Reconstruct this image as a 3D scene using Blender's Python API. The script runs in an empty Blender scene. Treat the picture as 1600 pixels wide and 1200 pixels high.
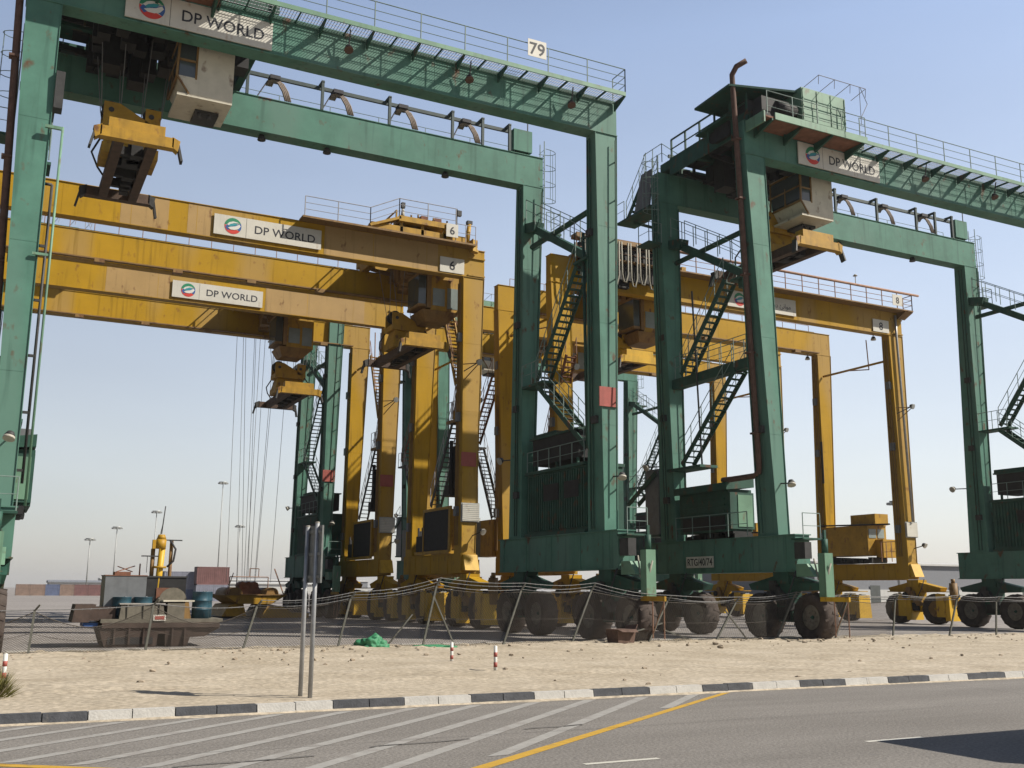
import bpy, math, random
from mathutils import Vector, Matrix
R = math.radians
random.seed(7)
scene = bpy.context.scene
COL = scene.collection

# ------------------------------------------------------------------ camera
PITCH, ROLL, ALPHA, FPX = R(11.383), R(0.389), R(63.232), 1600.19
fh = Vector((math.cos(ALPHA), math.sin(ALPHA), 0)); rt = Vector((math.sin(ALPHA), -math.cos(ALPHA), 0)); up = Vector((0, 0, 1))
fw = fh * math.cos(PITCH) + up * math.sin(PITCH); uu = -fh * math.sin(PITCH) + up * math.cos(PITCH)
rt2 = rt * math.cos(ROLL) + uu * math.sin(ROLL); u2 = -rt * math.sin(ROLL) + uu * math.cos(ROLL)
cd = bpy.data.cameras.new('camera'); cam = bpy.data.objects.new('camera', cd); COL.objects.link(cam)
cam.matrix_world = Matrix(((rt2.x, u2.x, -fw.x, 0), (rt2.y, u2.y, -fw.y, 0), (rt2.z, u2.z, -fw.z, 1.9), (0, 0, 0, 1)))
cd.sensor_width = 36; cd.lens = 36 * FPX / 1600; cd.clip_start = 0.1; cd.clip_end = 20000
scene.camera = cam

# ------------------------------------------------------------------ light
SUN_EL, SUN_A = R(42.5), R(-36)
sdir = Vector((math.cos(SUN_EL) * math.cos(SUN_A), math.cos(SUN_EL) * math.sin(SUN_A), math.sin(SUN_EL)))
w = bpy.data.worlds.new('World'); scene.world = w; w.use_nodes = True
nt = w.node_tree; bg = nt.nodes['Background']
sky = nt.nodes.new('ShaderNodeTexSky'); sky.sky_type = 'NISHITA'; sky.sun_disc = False
sky.sun_elevation = SUN_EL; sky.sun_rotation = math.atan2(sdir.x, sdir.y)
sky.air_density = 1.0; sky.dust_density = 1.5; sky.ozone_density = 1.0; sky.altitude = 0
N = nt.nodes.new; LK = nt.links.new   # physical sky plus the pale dust haze of a desert coast, brightest low down
tcw = N('ShaderNodeTexCoord'); sep = N('ShaderNodeSeparateXYZ'); LK(tcw.outputs['Generated'], sep.inputs[0])
hz = N('ShaderNodeValToRGB'); hz.color_ramp.elements[0].position = 0; hz.color_ramp.elements[0].color = (.50, .475, .455, 1)
hz.color_ramp.elements[1].position = 1; hz.color_ramp.elements[1].color = (.02, .035, .08, 1)
for p_, c_ in ((.12, (.51, .515, .52)), (.30, (.40, .45, .54)), (.50, (.27, .34, .49)), (.72, (.05, .08, .16))):
    e_ = hz.color_ramp.elements.new(p_); e_.color = (*c_, 1)
LK(sep.outputs[2], hz.inputs[0])
sc_ = N('ShaderNodeVectorMath'); sc_.operation = 'SCALE'; sc_.inputs[3].default_value = 0.06; LK(sky.outputs[0], sc_.inputs[0])
ad = N('ShaderNodeVectorMath'); ad.operation = 'ADD'; LK(sc_.outputs[0], ad.inputs[0]); LK(hz.outputs[0], ad.inputs[1])
dt = N('ShaderNodeVectorMath'); dt.operation = 'DOT_PRODUCT'; LK(tcw.outputs['Generated'], dt.inputs[0]); dt.inputs[1].default_value = (math.cos(SUN_A), math.sin(SUN_A), 0)
mr = N('ShaderNodeMapRange'); mr.inputs[1].default_value = -1; mr.inputs[2].default_value = 1; LK(dt.outputs['Value'], mr.inputs[0])
az = N('ShaderNodeValToRGB'); az.color_ramp.elements[0].position = 0; az.color_ramp.elements[0].color = (.10, .105, .12, 1); az.color_ramp.elements[1].position = 1; az.color_ramp.elements[1].color = (1.25, 1.22, 1.18, 1)
for p_, v_ in ((.13, .25), (.205, .76), (.35, .90), (.64, 1.04)):
    e_ = az.color_ramp.elements.new(p_); e_.color = (v_, v_, v_, 1)
LK(mr.outputs[0], az.inputs[0]); mu = N('ShaderNodeVectorMath'); mu.operation = 'MULTIPLY'; LK(ad.outputs[0], mu.inputs[0]); LK(az.outputs[0], mu.inputs[1])
mr2 = N('ShaderNodeMapRange'); mr2.inputs[1].default_value = -.5; mr2.inputs[2].default_value = .15; mr2.inputs[3].default_value = .5; mr2.inputs[4].default_value = 1; LK(sep.outputs[1], mr2.inputs[0])
nzs = N('ShaderNodeTexNoise'); nzs.inputs['Scale'].default_value = 1.6; nzs.inputs['Detail'].default_value = 5; mps = N('ShaderNodeMapping'); mps.inputs['Scale'].default_value = (1, 1, 4); LK(tcw.outputs['Generated'], mps.inputs[0]); LK(mps.outputs[0], nzs.inputs[0])
mrs = N('ShaderNodeMapRange'); mrs.inputs[1].default_value = .3; mrs.inputs[2].default_value = .7; mrs.inputs[3].default_value = .95; mrs.inputs[4].default_value = 1.05; LK(nzs.outputs[0], mrs.inputs[0])
m4_ = N('ShaderNodeVectorMath'); m4_.operation = 'SCALE'; LK(mu.outputs[0], m4_.inputs[0]); LK(mrs.outputs[0], m4_.inputs[3])   # uneven thin haze
m3_ = N('ShaderNodeVectorMath'); m3_.operation = 'SCALE'; LK(m4_.outputs[0], m3_.inputs[0]); LK(mr2.outputs[0], m3_.inputs[3])
LK(m3_.outputs[0], bg.inputs[0]); bg.inputs[1].default_value = 0.77
sl = bpy.data.lights.new('sun', 'SUN'); sl.energy = 5.0; sl.angle = R(0.6); sl.color = (1.0, 0.93, 0.82)
so = bpy.data.objects.new('sun', sl); COL.objects.link(so); so.rotation_euler = sdir.to_track_quat('Z', 'Y').to_euler()
scene.view_settings.view_transform = 'Standard'; scene.view_settings.look = 'None'
scene.view_settings.exposure = 0.5; scene.view_settings.gamma = 1

# ------------------------------------------------------------------ materials
M = {}
def mat(name, col, rough=0.6, var=0.25, scale=1.2, streak=0.0, metal=0.0, spec=0.4, rust=0.0, rustcol=(0.10, 0.035, 0.015), bump=0.0, bscale=30, patch=None):
    m = bpy.data.materials.new(name); m.use_nodes = True; n = m.node_tree; b = n.nodes['Principled BSDF']; L = n.links.new
    tc = n.nodes.new('ShaderNodeTexCoord')
    no = n.nodes.new('ShaderNodeTexNoise'); no.inputs['Scale'].default_value = scale; no.inputs['Detail'].default_value = 7; no.inputs['Roughness'].default_value = 0.62
    mp = n.nodes.new('ShaderNodeMapping'); L(tc.outputs['Object'], mp.inputs[0]); L(mp.outputs[0], no.inputs[0])
    cr = n.nodes.new('ShaderNodeValToRGB'); e = cr.color_ramp.elements
    lo = tuple(c * (1 - var) for c in col); hi = tuple(min(1, c * (1 + var * .8)) for c in col)
    e[0].position = .3; e[0].color = (*lo, 1); e[1].position = .7; e[1].color = (*hi, 1); L(no.outputs[0], cr.inputs[0])
    out = cr.outputs[0]
    def mixin(out, fac_scale, thr, c2, mscale, det=6, gain=1.0):
        n2 = n.nodes.new('ShaderNodeTexNoise'); n2.inputs['Scale'].default_value = fac_scale; n2.inputs['Detail'].default_value = det
        m2 = n.nodes.new('ShaderNodeMapping'); m2.inputs['Scale'].default_value = mscale; L(tc.outputs['Object'], m2.inputs[0]); L(m2.outputs[0], n2.inputs[0])
        r2 = n.nodes.new('ShaderNodeValToRGB'); r2.color_ramp.elements[0].position = thr; r2.color_ramp.elements[1].position = min(1, thr + .12)
        r2.color_ramp.elements[1].color = (gain, gain, gain, 1); L(n2.outputs[0], r2.inputs[0])
        mx = n.nodes.new('ShaderNodeMix'); mx.data_type = 'RGBA'; L(r2.outputs[0], mx.inputs[0]); L(out, mx.inputs[6]); mx.inputs[7].default_value = (*c2, 1)
        return mx.outputs[2]
    if patch: out = mixin(out, 0.35, 0.50, patch, (1, 1, .25), 1, .75)
    if streak: out = mixin(out, 2.2, 0.56, tuple(c * .45 for c in col), (1.5, 1.5, .09), 8, streak)
    if rust: out = mixin(out, 2.6, 0.66 - rust * .12, rustcol, (1, 1, .6), 12, .85)
    L(out, b.inputs['Base Color'])
    b.inputs['Roughness'].default_value = rough; b.inputs['Metallic'].default_value = metal; b.inputs['Specular IOR Level'].default_value = spec
    if bump:
        n3 = n.nodes.new('ShaderNodeTexNoise'); n3.inputs['Scale'].default_value = bscale; n3.inputs['Detail'].default_value = 8; L(tc.outputs['Object'], n3.inputs[0])
        bp = n.nodes.new('ShaderNodeBump'); bp.inputs['Strength'].default_value = bump; bp.inputs['Distance'].default_value = .05; L(n3.outputs[0], bp.inputs['Height']); L(bp.outputs[0], b.inputs['Normal'])
    M[name] = m; return m
mat('green_paint', (0.074, 0.178, 0.136), .6, .22, .8, .45, rust=.35, spec=.2, patch=(0.10, 0.188, 0.152))
mat('green_dark_paint', (0.0153, 0.0638, 0.0442), .65, .3, 1.5, .4, rust=.6)
mat('green_pale', (0.12, 0.23, 0.155), .55, .2, 1.2, .5, rust=.4)
mat('yellow_paint', (0.365, 0.212, 0.008), .6, .12, .6, .5, rust=.4, rustcol=(0.16, 0.07, 0.02), patch=(0.33, 0.215, 0.07), spec=.2)
mat('yellow_bright', (0.50, 0.30, 0.015), .5, .15, 1.2, .3, rust=.4)
mat('yellow_machine', (0.3486, 0.195, 0.01), .55, .25, 2.0, .4, rust=.6)
mat('brown_yellow', (0.20, 0.115, 0.035), .6, .25, 2, .4, rust=.6)
mat('trailer_rust', (0.060, 0.040, 0.032), .85, .4, 2.5, .4)
mat('rusty_steel', (0.17, 0.075, 0.045), .8, .35, 3, .3)
mat('dark_steel', (0.035, 0.035, 0.035), .6, .4, 3)
mat('machine_black', (0.014, 0.014, 0.015), .7, .5, 3)
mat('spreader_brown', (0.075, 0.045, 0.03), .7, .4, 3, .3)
mat('yellow_faded', (0.3569, 0.2365, 0.0996), .6, .10, .8, .5, rust=.2, spec=.2)
mat('grey_steel', (0.30, 0.31, 0.30), .45, .25, 3, .3, metal=.3)
mat('galvanised', (0.3486, 0.3569, 0.3652), .45, .2, 5, .2, metal=.5)
mat('rail_steel', (0.16, 0.22, 0.20), .6, .2, 4)
mat('rail_rust', (0.26, 0.15, 0.10), .7, .3, 4)
mat('rail_grey', (0.30, 0.30, 0.32), .6, .2, 4)
mat('grating', (0.3486, 0.3652, 0.3818), .5, .1, 4, metal=.3)
mat('sign_white', (0.5146, 0.498, 0.4399), .5, .08, 2, .2, rust=.2, rustcol=(0.3, 0.2, 0.12))
mat('cab_cream', (0.498, 0.4648, 0.3735), .5, .12, 2, .3, rust=.3)
mat('letter_black', (0.02, 0.022, 0.03), .6, .1)
mat('logo_green', (0.02, 0.20, 0.10), .5, .05); mat('logo_blue', (0.03, 0.09, 0.27), .5, .05)
mat('logo_teal', (0.03, 0.24, 0.28), .5, .05); mat('logo_red', (0.50, 0.04, 0.03), .5, .05); mat('logo_white', (0.5644, 0.5644, 0.5312), .5, .05)
mat('plate_red', (0.30, 0.075, 0.06), .6, .15, 3, .2)
mat('tyre_rubber', (0.055, 0.042, 0.036), .9, .35, 4, bump=.3)
mat('glass', (0.05, 0.06, 0.06), .12, .2, 1, spec=.8)
mat('glass_grey', (0.20, 0.24, 0.24), .25, .2, 1, spec=.6)
mat('rope_steel', (0.16, 0.16, 0.16), .6, .2)
mat('cable_grey', (0.2604, 0.248, 0.2046), .7, .2, 6)
mat('cable_brown', (0.20, 0.16, 0.13), .7, .3, 6)
mat('festoon_dark', (0.035, 0.055, 0.055), .6, .3, 4)
mat('cable_black', (0.03, 0.03, 0.035), .7, .2, 6)
mat('lamp_cream', (0.36, 0.34, 0.29), .5, .1)
mat('kerb_white', (0.415, 0.4025, 0.3735), .8, .12, 6, rust=.15, rustcol=(.25, .22, .18), bump=.2)
mat('kerb_black', (0.055, 0.058, 0.065), .8, .35, 6, rust=.15, rustcol=(.2, .18, .15), bump=.2)
mat('road_white', (0.2697, 0.2615, 0.2448), .85, .15, 7, rust=1.3, rustcol=(.225, .21, .195))
mat('road_yellow', (0.415, 0.249, 0.0291), .85, .15, 7, rust=.45, rustcol=(.2, .16, .11))
mat('tarp_green', (0.035, 0.18, 0.085), .6, .25, 6, bump=.3, bscale=12)
mat('drum_blue', (0.018, 0.06, 0.085), .5, .25, 5, .4, rust=.3)
mat('tank_grey', (0.1328, 0.1411, 0.1494), .5, .2, 3, .4)
mat('crate_grey', (0.1245, 0.112, 0.0871), .8, .3, 5)
mat('concrete', (0.2988, 0.2822, 0.2573), .9, .2, 3, bump=.2)
mat('post_galv', (0.1826, 0.1909, 0.1826), .6, .25, 8)
mat('mesh_wire', (0.07, 0.06, 0.05), .8, .2, 8)
mat('pipe_rust', (0.10, 0.055, 0.04), .8, .3, 4, .3)
mat('rim_dust', (0.17, 0.15, 0.12), .8, .3, 6)
mat('fence_post', (0.10, 0.10, 0.085), .8, .3, 8)
mat('stone', (0.2822, 0.2324, 0.1743), .9, .3, 6, bump=.3)
mat('cardboard', (0.10, 0.062, 0.047), .9, .35, 5, bump=.3)
mat('shed_grey', (0.1577, 0.166, 0.1826), .7, .08, 2); mat('shed_pale', (0.4316, 0.4316, 0.415), .7, .1, 1)
mat('container_red', (0.166, 0.083, 0.0789), .6, .25, 1, .3); mat('container_blue', (0.0996, 0.1245, 0.2075), .6, .25, 1, .3)
mat('container_grey', (0.2158, 0.2241, 0.2739), .6, .25, 1, .3); mat('container_orange', (0.2241, 0.1577, 0.1245), .6, .25, 1, .3)
mat('bush_green', (0.13, 0.12, 0.03), .8, .4, 8)
mat('van_white', (0.6, 0.6, 0.6), .3, .05)

# ground materials
def ground_mat(name, c1, c2, s1, s2, rough=.9, bump=.4, spots=None, bands=None):
    m = bpy.data.materials.new(name); m.use_nodes = True; n = m.node_tree; b = n.nodes['Principled BSDF']; L = n.links.new
    tc = n.nodes.new('ShaderNodeTexCoord')
    a = n.nodes.new('ShaderNodeTexNoise'); a.inputs['Scale'].default_value = s1; a.inputs['Detail'].default_value = 9; a.inputs['Roughness'].default_value = .65
    mp = n.nodes.new('ShaderNodeMapping'); L(tc.outputs['Object'], mp.inputs[0]); L(mp.outputs[0], a.inputs[0])
    if bands: mp.inputs['Scale'].default_value = bands
    cr = n.nodes.new('ShaderNodeValToRGB'); cr.color_ramp.elements[0].position = .35; cr.color_ramp.elements[1].position = .66
    cr.color_ramp.elements[0].color = (*c1, 1); cr.color_ramp.elements[1].color = (*c2, 1); L(a.outputs[0], cr.inputs[0])
    f = n.nodes.new('ShaderNodeTexNoise'); f.inputs['Scale'].default_value = s2; f.inputs['Detail'].default_value = 6; L(tc.outputs['Object'], f.inputs[0])
    r2 = n.nodes.new('ShaderNodeValToRGB'); r2.color_ramp.elements[0].position = .35; r2.color_ramp.elements[1].position = .65
    r2.color_ramp.elements[0].color = (.72, .72, .72, 1); r2.color_ramp.elements[1].color = (1.15, 1.15, 1.15, 1); L(f.outputs[0], r2.inputs[0])
    mx = n.nodes.new('ShaderNodeMix'); mx.data_type = 'RGBA'; mx.blend_type = 'MULTIPLY'; mx.inputs[0].default_value = 1; L(cr.outputs[0], mx.inputs[6]); L(r2.outputs[0], mx.inputs[7])
    out = mx.outputs[2]
    if spots:
        v = n.nodes.new('ShaderNodeTexNoise'); v.inputs['Scale'].default_value = spots[1]; v.inputs['Detail'].default_value = 3; L(tc.outputs['Object'], v.inputs[0])
        r3 = n.nodes.new('ShaderNodeValToRGB'); r3.color_ramp.elements[0].position = spots[2]; r3.color_ramp.elements[1].position = spots[2] + .06; L(v.outputs[0], r3.inputs[0])
        m3 = n.nodes.new('ShaderNodeMix'); m3.data_type = 'RGBA'; L(r3.outputs[0], m3.inputs[0]); L(out, m3.inputs[6]); m3.inputs[7].default_value = (*spots[0], 1); out = m3.outputs[2]
    L(out, b.inputs['Base Color']); b.inputs['Roughness'].default_value = rough; b.inputs['Specular IOR Level'].default_value = .25
    bp = n.nodes.new('ShaderNodeBump'); bp.inputs['Strength'].default_value = bump; bp.inputs['Distance'].default_value = .03
    L(f.outputs[0], bp.inputs['Height']); L(bp.outputs[0], b.inputs['Normal'])
    M[name] = m
ground_mat('yard', (0.1927, 0.1763, 0.164), (0.2706, 0.2501, 0.2337), .12, 3.0, bands=(.35, 1.4, 1))
ground_mat('sand', (0.326, 0.276, 0.205), (0.432, 0.375, 0.293), .55, 9.0, bump=.55, spots=((.27, .21, .15), 6.5, .69))
ground_mat('asphalt', (0.1558, 0.1443, 0.1312), (0.205, 0.1911, 0.1747), .5, 26, rough=.85, bump=.35, bands=(.25, 1.3, 1), spots=((.12, .118, .118), 1.6, .72))

# ------------------------------------------------------------------ mesh builder
class MB:
    def __init__(s): s.v = []; s.f = []; s.mi = []; s.sm = []; s.mats = []; s.cur = 0
    def m(s, name):
        if name not in s.mats: s.mats.append(name)
        s.cur = s.mats.index(name); return s
    def quad(s, idx, smooth=False): s.f.append(idx); s.mi.append(s.cur); s.sm.append(smooth)
    def box(s, x0, x1, y0, y1, z0, z1):
        return s.tbox((x0, x1, y0, y1, z0), (x0, x1, y0, y1, z1))
    def tbox(s, b, t):
        b0 = len(s.v)
        for (x0, x1, y0, y1, z) in (b, t):
            if x0 > x1: x0, x1 = x1, x0
            if y0 > y1: y0, y1 = y1, y0
            s.v += [(x0, y0, z), (x1, y0, z), (x1, y1, z), (x0, y1, z)]
        for q in ((0, 3, 2, 1), (4, 5, 6, 7), (0, 1, 5, 4), (1, 2, 6, 5), (2, 3, 7, 6), (3, 0, 4, 7)): s.quad([b0 + i for i in q])
        return s
    def hexa(s, pts):
        b0 = len(s.v); s.v += [tuple(p) for p in pts]
        for q in ((0, 3, 2, 1), (4, 5, 6, 7), (0, 1, 5, 4), (1, 2, 6, 5), (2, 3, 7, 6), (3, 0, 4, 7)): s.quad([b0 + i for i in q])
        return s
    def beam(s, p0, p1, w, h, upv=(0, 0, 1)):   # rectangular bar between two points; w sideways, h along up
        p0 = Vector(p0); p1 = Vector(p1); d = (p1 - p0).normalized(); u = Vector(upv)
        if abs(d.dot(u)) > .99: u = Vector((0, 1, 0))
        sx = d.cross(u).normalized() * w / 2; uy = sx.cross(d).normalized() * h / 2
        a = [p0 - sx - uy, p0 + sx - uy, p0 + sx + uy, p0 - sx + uy]; c = [p1 - sx - uy, p1 + sx - uy, p1 + sx + uy, p1 - sx + uy]
        return s.hexa([a[0], a[1], a[2], a[3], c[0], c[1], c[2], c[3]])
    def tube(s, p0, p1, r, n=6, r1=None):
        p0 = Vector(p0); p1 = Vector(p1); d = (p1 - p0)
        if d.length < 1e-6: return s
        d.normalize(); a = Vector((0, 0, 1)) if abs(d.z) < .9 else Vector((1, 0, 0)); x = d.cross(a).normalized(); y = d.cross(x); r1 = r if r1 is None else r1
        b0 = len(s.v)
        for p, rr in ((p0, r), (p1, r1)):
            for i in range(n):
                t = 2 * math.pi * i / n; s.v.append(tuple(p + x * math.cos(t) * rr + y * math.sin(t) * rr))
        for i in range(n): j = (i + 1) % n; s.quad([b0 + i, b0 + j, b0 + n + j, b0 + n + i], n > 5)
        s.quad([b0 + i for i in range(n)][::-1]); s.quad([b0 + n + i for i in range(n)])
        return s
    def path(s, pts, r, n=6):
        for a, b in zip(pts[:-1], pts[1:]): s.tube(a, b, r, n)
        return s
    def pipe(s, pts, r, n=8):   # continuous bent pipe
        pts = [Vector(p) for p in pts]; rings = []
        for i, p in enumerate(pts):
            d = (pts[min(i + 1, len(pts) - 1)] - pts[max(i - 1, 0)]).normalized()
            a = Vector((.31, .9, .2)).normalized(); x = d.cross(a).normalized(); y = d.cross(x)
            b0 = len(s.v); rings.append(b0)
            for k in range(n): t = 2 * math.pi * k / n; s.v.append(tuple(p + x * math.cos(t) * r + y * math.sin(t) * r))
        for a, b in zip(rings[:-1], rings[1:]):
            for k in range(n): j = (k + 1) % n; s.quad([a + k, a + j, b + j, b + k], True)
        s.quad([rings[0] + k for k in range(n)][::-1]); s.quad([rings[-1] + k for k in range(n)]); return s
    def lathe(s, prof, axis='x', n=24, c=(0, 0, 0)):
        b0 = len(s.v); k = len(prof)
        for i in range(n):
            t = 2 * math.pi * i / n
            for (h, r) in prof:
                p = {'x': (h, r * math.cos(t), r * math.sin(t)), 'z': (r * math.cos(t), r * math.sin(t), h), 'y': (r * math.sin(t), h, r * math.cos(t))}[axis]
                s.v.append((p[0] + c[0], p[1] + c[1], p[2] + c[2]))
        for i in range(n):
            j = (i + 1) % n
            for q in range(k - 1): s.quad([b0 + i * k + q, b0 + j * k + q, b0 + j * k + q + 1, b0 + i * k + q + 1], True)
        return s
    def poly(s, pts, thick, nrm):   # flat prism from a polygon
        nv = Vector(nrm) * thick; b0 = len(s.v); n = len(pts)
        s.v += [tuple(p) for p in pts] + [tuple(Vector(p) + nv) for p in pts]
        s.quad([b0 + i for i in range(n)][::-1]); s.quad([b0 + n + i for i in range(n)])
        for i in range(n): j = (i + 1) % n; s.quad([b0 + i, b0 + j, b0 + n + j, b0 + n + i])
        return s
    def mesh(s, name):
        me = bpy.data.meshes.new(name); me.from_pydata(s.v, [], s.f)
        for m_ in s.mats: me.materials.append(M[m_])
        me.polygons.foreach_set('material_index', s.mi); me.polygons.foreach_set('use_smooth', s.sm); me.update()
        import bmesh
        bm = bmesh.new(); bm.from_mesh(me); bmesh.ops.recalc_face_normals(bm, faces=bm.faces); bm.to_mesh(me); bm.free()
        return me
    def build(s, name, parent=None, loc=(0, 0, 0), label=None, **k):
        return link(name, s.mesh(name), parent, loc, label, **k)
def link(name, me, parent=None, loc=(0, 0, 0), label=None, kind=None, cat=None, group=None, rotz=0):
    o = bpy.data.objects.new(name, me); COL.objects.link(o); o.location = loc
    if rotz: o.rotation_euler = (0, 0, rotz)
    if parent: o.parent = parent
    return tag(o, label, cat, group, kind)
def tag(o, label=None, cat=None, group=None, kind=None):
    for k, v in (('label', label), ('category', cat), ('group', group), ('kind', kind)):
        if v: o[k] = v
    return o
def thing(name, label, cat, loc=(0, 0, 0), group=None, rotz=0):
    return link(name, None, None, loc, label, None, cat, group, rotz)
def mb(m_=None):
    b = MB()
    if m_: b.m(m_)
    return b
def text_mesh(txt, size, m_, origin, xdir, zdir, thick=.012, align='LEFT', bold=0.0, sx=1.0, font=None, fit=None):
    cu = bpy.data.curves.new('t', 'FONT'); cu.body = txt; cu.size = size; cu.align_x = align; cu.extrude = thick; cu.offset = bold; cu.resolution_u = 3
    if font: cu.font = font
    o = bpy.data.objects.new('t', cu); COL.objects.link(o); bpy.context.view_layer.update()
    me = bpy.data.meshes.new_from_object(o.evaluated_get(bpy.context.evaluated_depsgraph_get())); bpy.data.objects.remove(o)
    X = Vector(xdir); Z = Vector(zdir); N = X.cross(Z); O = Vector(origin)
    xs = [v.co.x for v in me.vertices] or [0]; x0 = min(xs); wd = max(xs) - x0
    k = fit / wd if fit else sx
    for v in me.vertices: c = v.co.copy(); v.co = O + X * ((c.x - (x0 if fit else 0)) * k) + Z * c.y + N * c.z
    me.materials.clear(); me.materials.append(M[m_]); return me

# ------------------------------------------------------------------ shared pieces
CACHE = {}
def cached(key, fn):
    if key not in CACHE: CACHE[key] = fn()
    return CACHE[key]
def railing(b, pts, h=1.05, step=1.3, r=.022, mids=2, posts=True):
    for a, c in zip(pts[:-1], pts[1:]):
        a = Vector(a); c = Vector(c); n = max(1, round((c - a).length / step))
        for k in range(mids + 1):
            z = h * (k + 1) / (mids + 1); rr = r if k == mids else r * .7
            b.tube(a + Vector((0, 0, z)), c + Vector((0, 0, z)), rr, 5)
        if posts:
            for i in range(n + 1): p = a.lerp(c, i / n); b.tube(p, p + Vector((0, 0, h)), r * 1.15, 5)
    return b
def stairs(parent, p0, p1, wx, m_='green_dark_paint', rm='rail_steel', rails=(1,), name='stair_flight', label=None):
    """flight in the y-z plane; p = (x centre, y, z)"""
    p0 = Vector(p0); p1 = Vector(p1); b = mb(m_)
    for sx in (-1, 1): b.beam(p0 + Vector((sx * wx / 2, 0, 0)), p1 + Vector((sx * wx / 2, 0, 0)), .05, .24)
    n = max(3, int(abs(p1.z - p0.z) / .24))
    for i in range(n):
        p = p0.lerp(p1, (i + .5) / n); b.box(p.x - wx / 2 + .03, p.x + wx / 2 - .03, p.y - .12, p.y + .12, p.z - .02, p.z + .02)
    f = b.build(name, parent, label=label)
    r = mb(rm)
    for sx in (-1, 1): railing(r, [p0 + Vector((sx * (wx / 2 + .04), 0, .1)), p1 + Vector((sx * (wx / 2 + .04), 0, .1))], .95, 1.1, .02, 1)
    r.build('handrail', f); return f
def tyre_mesh():
    b = mb('tyre_rubber'); prof = [(-.26, .48), (-.34, .62), (-.37, .80), (-.33, .90), (-.16, .93), (.16, .93), (.33, .90), (.37, .80), (.34, .62), (.26, .48)]
    b.lathe(prof, 'x', 28)
    for i in range(28):
        t = 2 * math.pi * i / 28; sgn = 1 if i % 2 else -1; c, s_ = math.cos(t), math.sin(t); t2 = t + .12; c2, s2 = math.cos(t2), math.sin(t2)
        b.beam((sgn * .02, .925 * c, .925 * s_), (sgn * .35, .88 * c2, .88 * s2), .09, .06, (0, c, s_))
    return b.mesh('tyre')
def rim_mesh(col):
    b = mb(col); b.lathe([(-.10, .03), (-.16, .16), (-.16, .30), (-.25, .47), (-.20, .50), (.20, .50), (.25, .47), (.16, .30), (.16, .16), (.10, .03)], 'x', 18)
    for i in range(8): t = math.pi * i / 4; b.box(-.20, .20, .22 * math.cos(t) - .025, .22 * math.cos(t) + .025, .22 * math.sin(t) - .025, .22 * math.sin(t) + .025)
    return b.mesh('rim')
def wheel(parent, x, y, col):
    o = link('wheel', cached('rim' + col, lambda: rim_mesh(col)), parent, (x, y, .93))
    link('tyre', cached('tyre', tyre_mesh), o)
def emblem(b_parent, cx, cz, r, y):
    """round striped globe emblem of the port operator, facing -y"""
    b = MB(); n = 20
    def disc(m_, pts, lay): b.m(m_); b.poly([(cx + p[0] * r, y - .004 * lay, cz + p[1] * r) for p in pts], .004, (0, -1, 0))
    arc = lambda a0, a1, rr=1.0, k=n: [(rr * math.cos(R(a0 + (a1 - a0) * i / k)), rr * math.sin(R(a0 + (a1 - a0) * i / k))) for i in range(k + 1)]
    disc('logo_green', arc(25, 175), 1); disc('logo_red', arc(175, 325), 1); disc('logo_blue', arc(325, 385, 1, 8) + [(0, 0)], 1)
    disc('logo_blue', [(-.93, -.25), (-.75, .05), (-.35, .25), (.1, .1), (-.2, -.35), (-.6, -.6)], 2)
    disc('logo_white', [(-.72, .12), (-.45, .42), (0, .58), (.5, .52), (.85, .3), (.6, .42), (.1, .38), (-.3, .2), (-.5, 0)], 3)
    disc('logo_teal', [(-.55, -.02), (-.3, .22), (.1, .34), (.55, .34), (.3, .08), (-.1, -.02), (-.4, -.18)], 4)
    disc('logo_white', [(-.62, -.28), (-.2, -.12), (.3, 0), (.75, .28), (.9, .05), (.62, -.32), (.2, -.48), (-.3, -.48)], 5)
    b.build('emblem', b_parent)
def sign_board(parent, x0, x1, z0, z1, y, text='DP WORLD', arabic=False):
    b = mb('sign_white'); b.box(x0, x1, y - .05, y, z0, z1)
    b.m('dark_steel'); b.box(x0 + (x1 - x0) * .29, x0 + (x1 - x0) * .293, y - .053, y - .05, z0 + .01, z1 - .01)
    s_ = b.build('sign_board', parent, label='white operator sign with round striped emblem and the words DP WORLD' if not arabic else 'white operator sign with round striped emblem and Arabic lettering')
    h = z1 - z0; W_ = x1 - x0
    emblem(s_, x0 + W_ * .17, (z0 + z1) / 2, h * .40, y - .051)
    if not arabic:
        me = text_mesh(text, h * .56, 'letter_black', (x0 + W_ * .37, y - .052, z0 + h * .30), (1, 0, 0), (0, 0, 1), .004, bold=.006, fit=W_ * .57)
        link('lettering', me, s_)
    else:
        txt = ''.join(['\uFEF2\uFE91\uFEA9', ' ', '\uFE8A\uFEE7\uFE8D\uFEEE\uFEE3'])
        me = text_mesh(txt, h * .42, 'letter_black', (x0 + W_ * .62, y - .052, z0 + h * .38), (1, 0, 0), (0, 0, 1), .004, fit=W_ * .30)
        link('lettering', me, s_)
def number_plate(parent, x0, x1, z0, z1, y, txt, th=.62, label=None, name='number_plate'):
    b = mb('sign_white'); b.box(x0, x1, y - .02, y, z0, z1); p = b.build(name, parent, label=label)
    h = z1 - z0; me = text_mesh(txt, h * th * 1.38, 'letter_black', ((x0 + x1) / 2, y - .024, z0 + h * (1 - th) / 2), (1, 0, 0), (0, 0, 1), .004, 'CENTER', bold=.012 * h)
    link('numerals', me, p)
def floodlight(parent, p, aim=(0, -.3, -1), m_='lamp_cream', arm=None):
    b = mb('dark_steel'); p = Vector(p); a = Vector(aim).normalized()
    if arm: b.tube(arm, p, .03, 5)
    b.tube(p - a * .14, p + a * .02, .10, 10, .17); b.m(m_).tube(p + a * .02, p + a * .10, .17, 10, .18)
    b.build('floodlight', parent)
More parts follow.
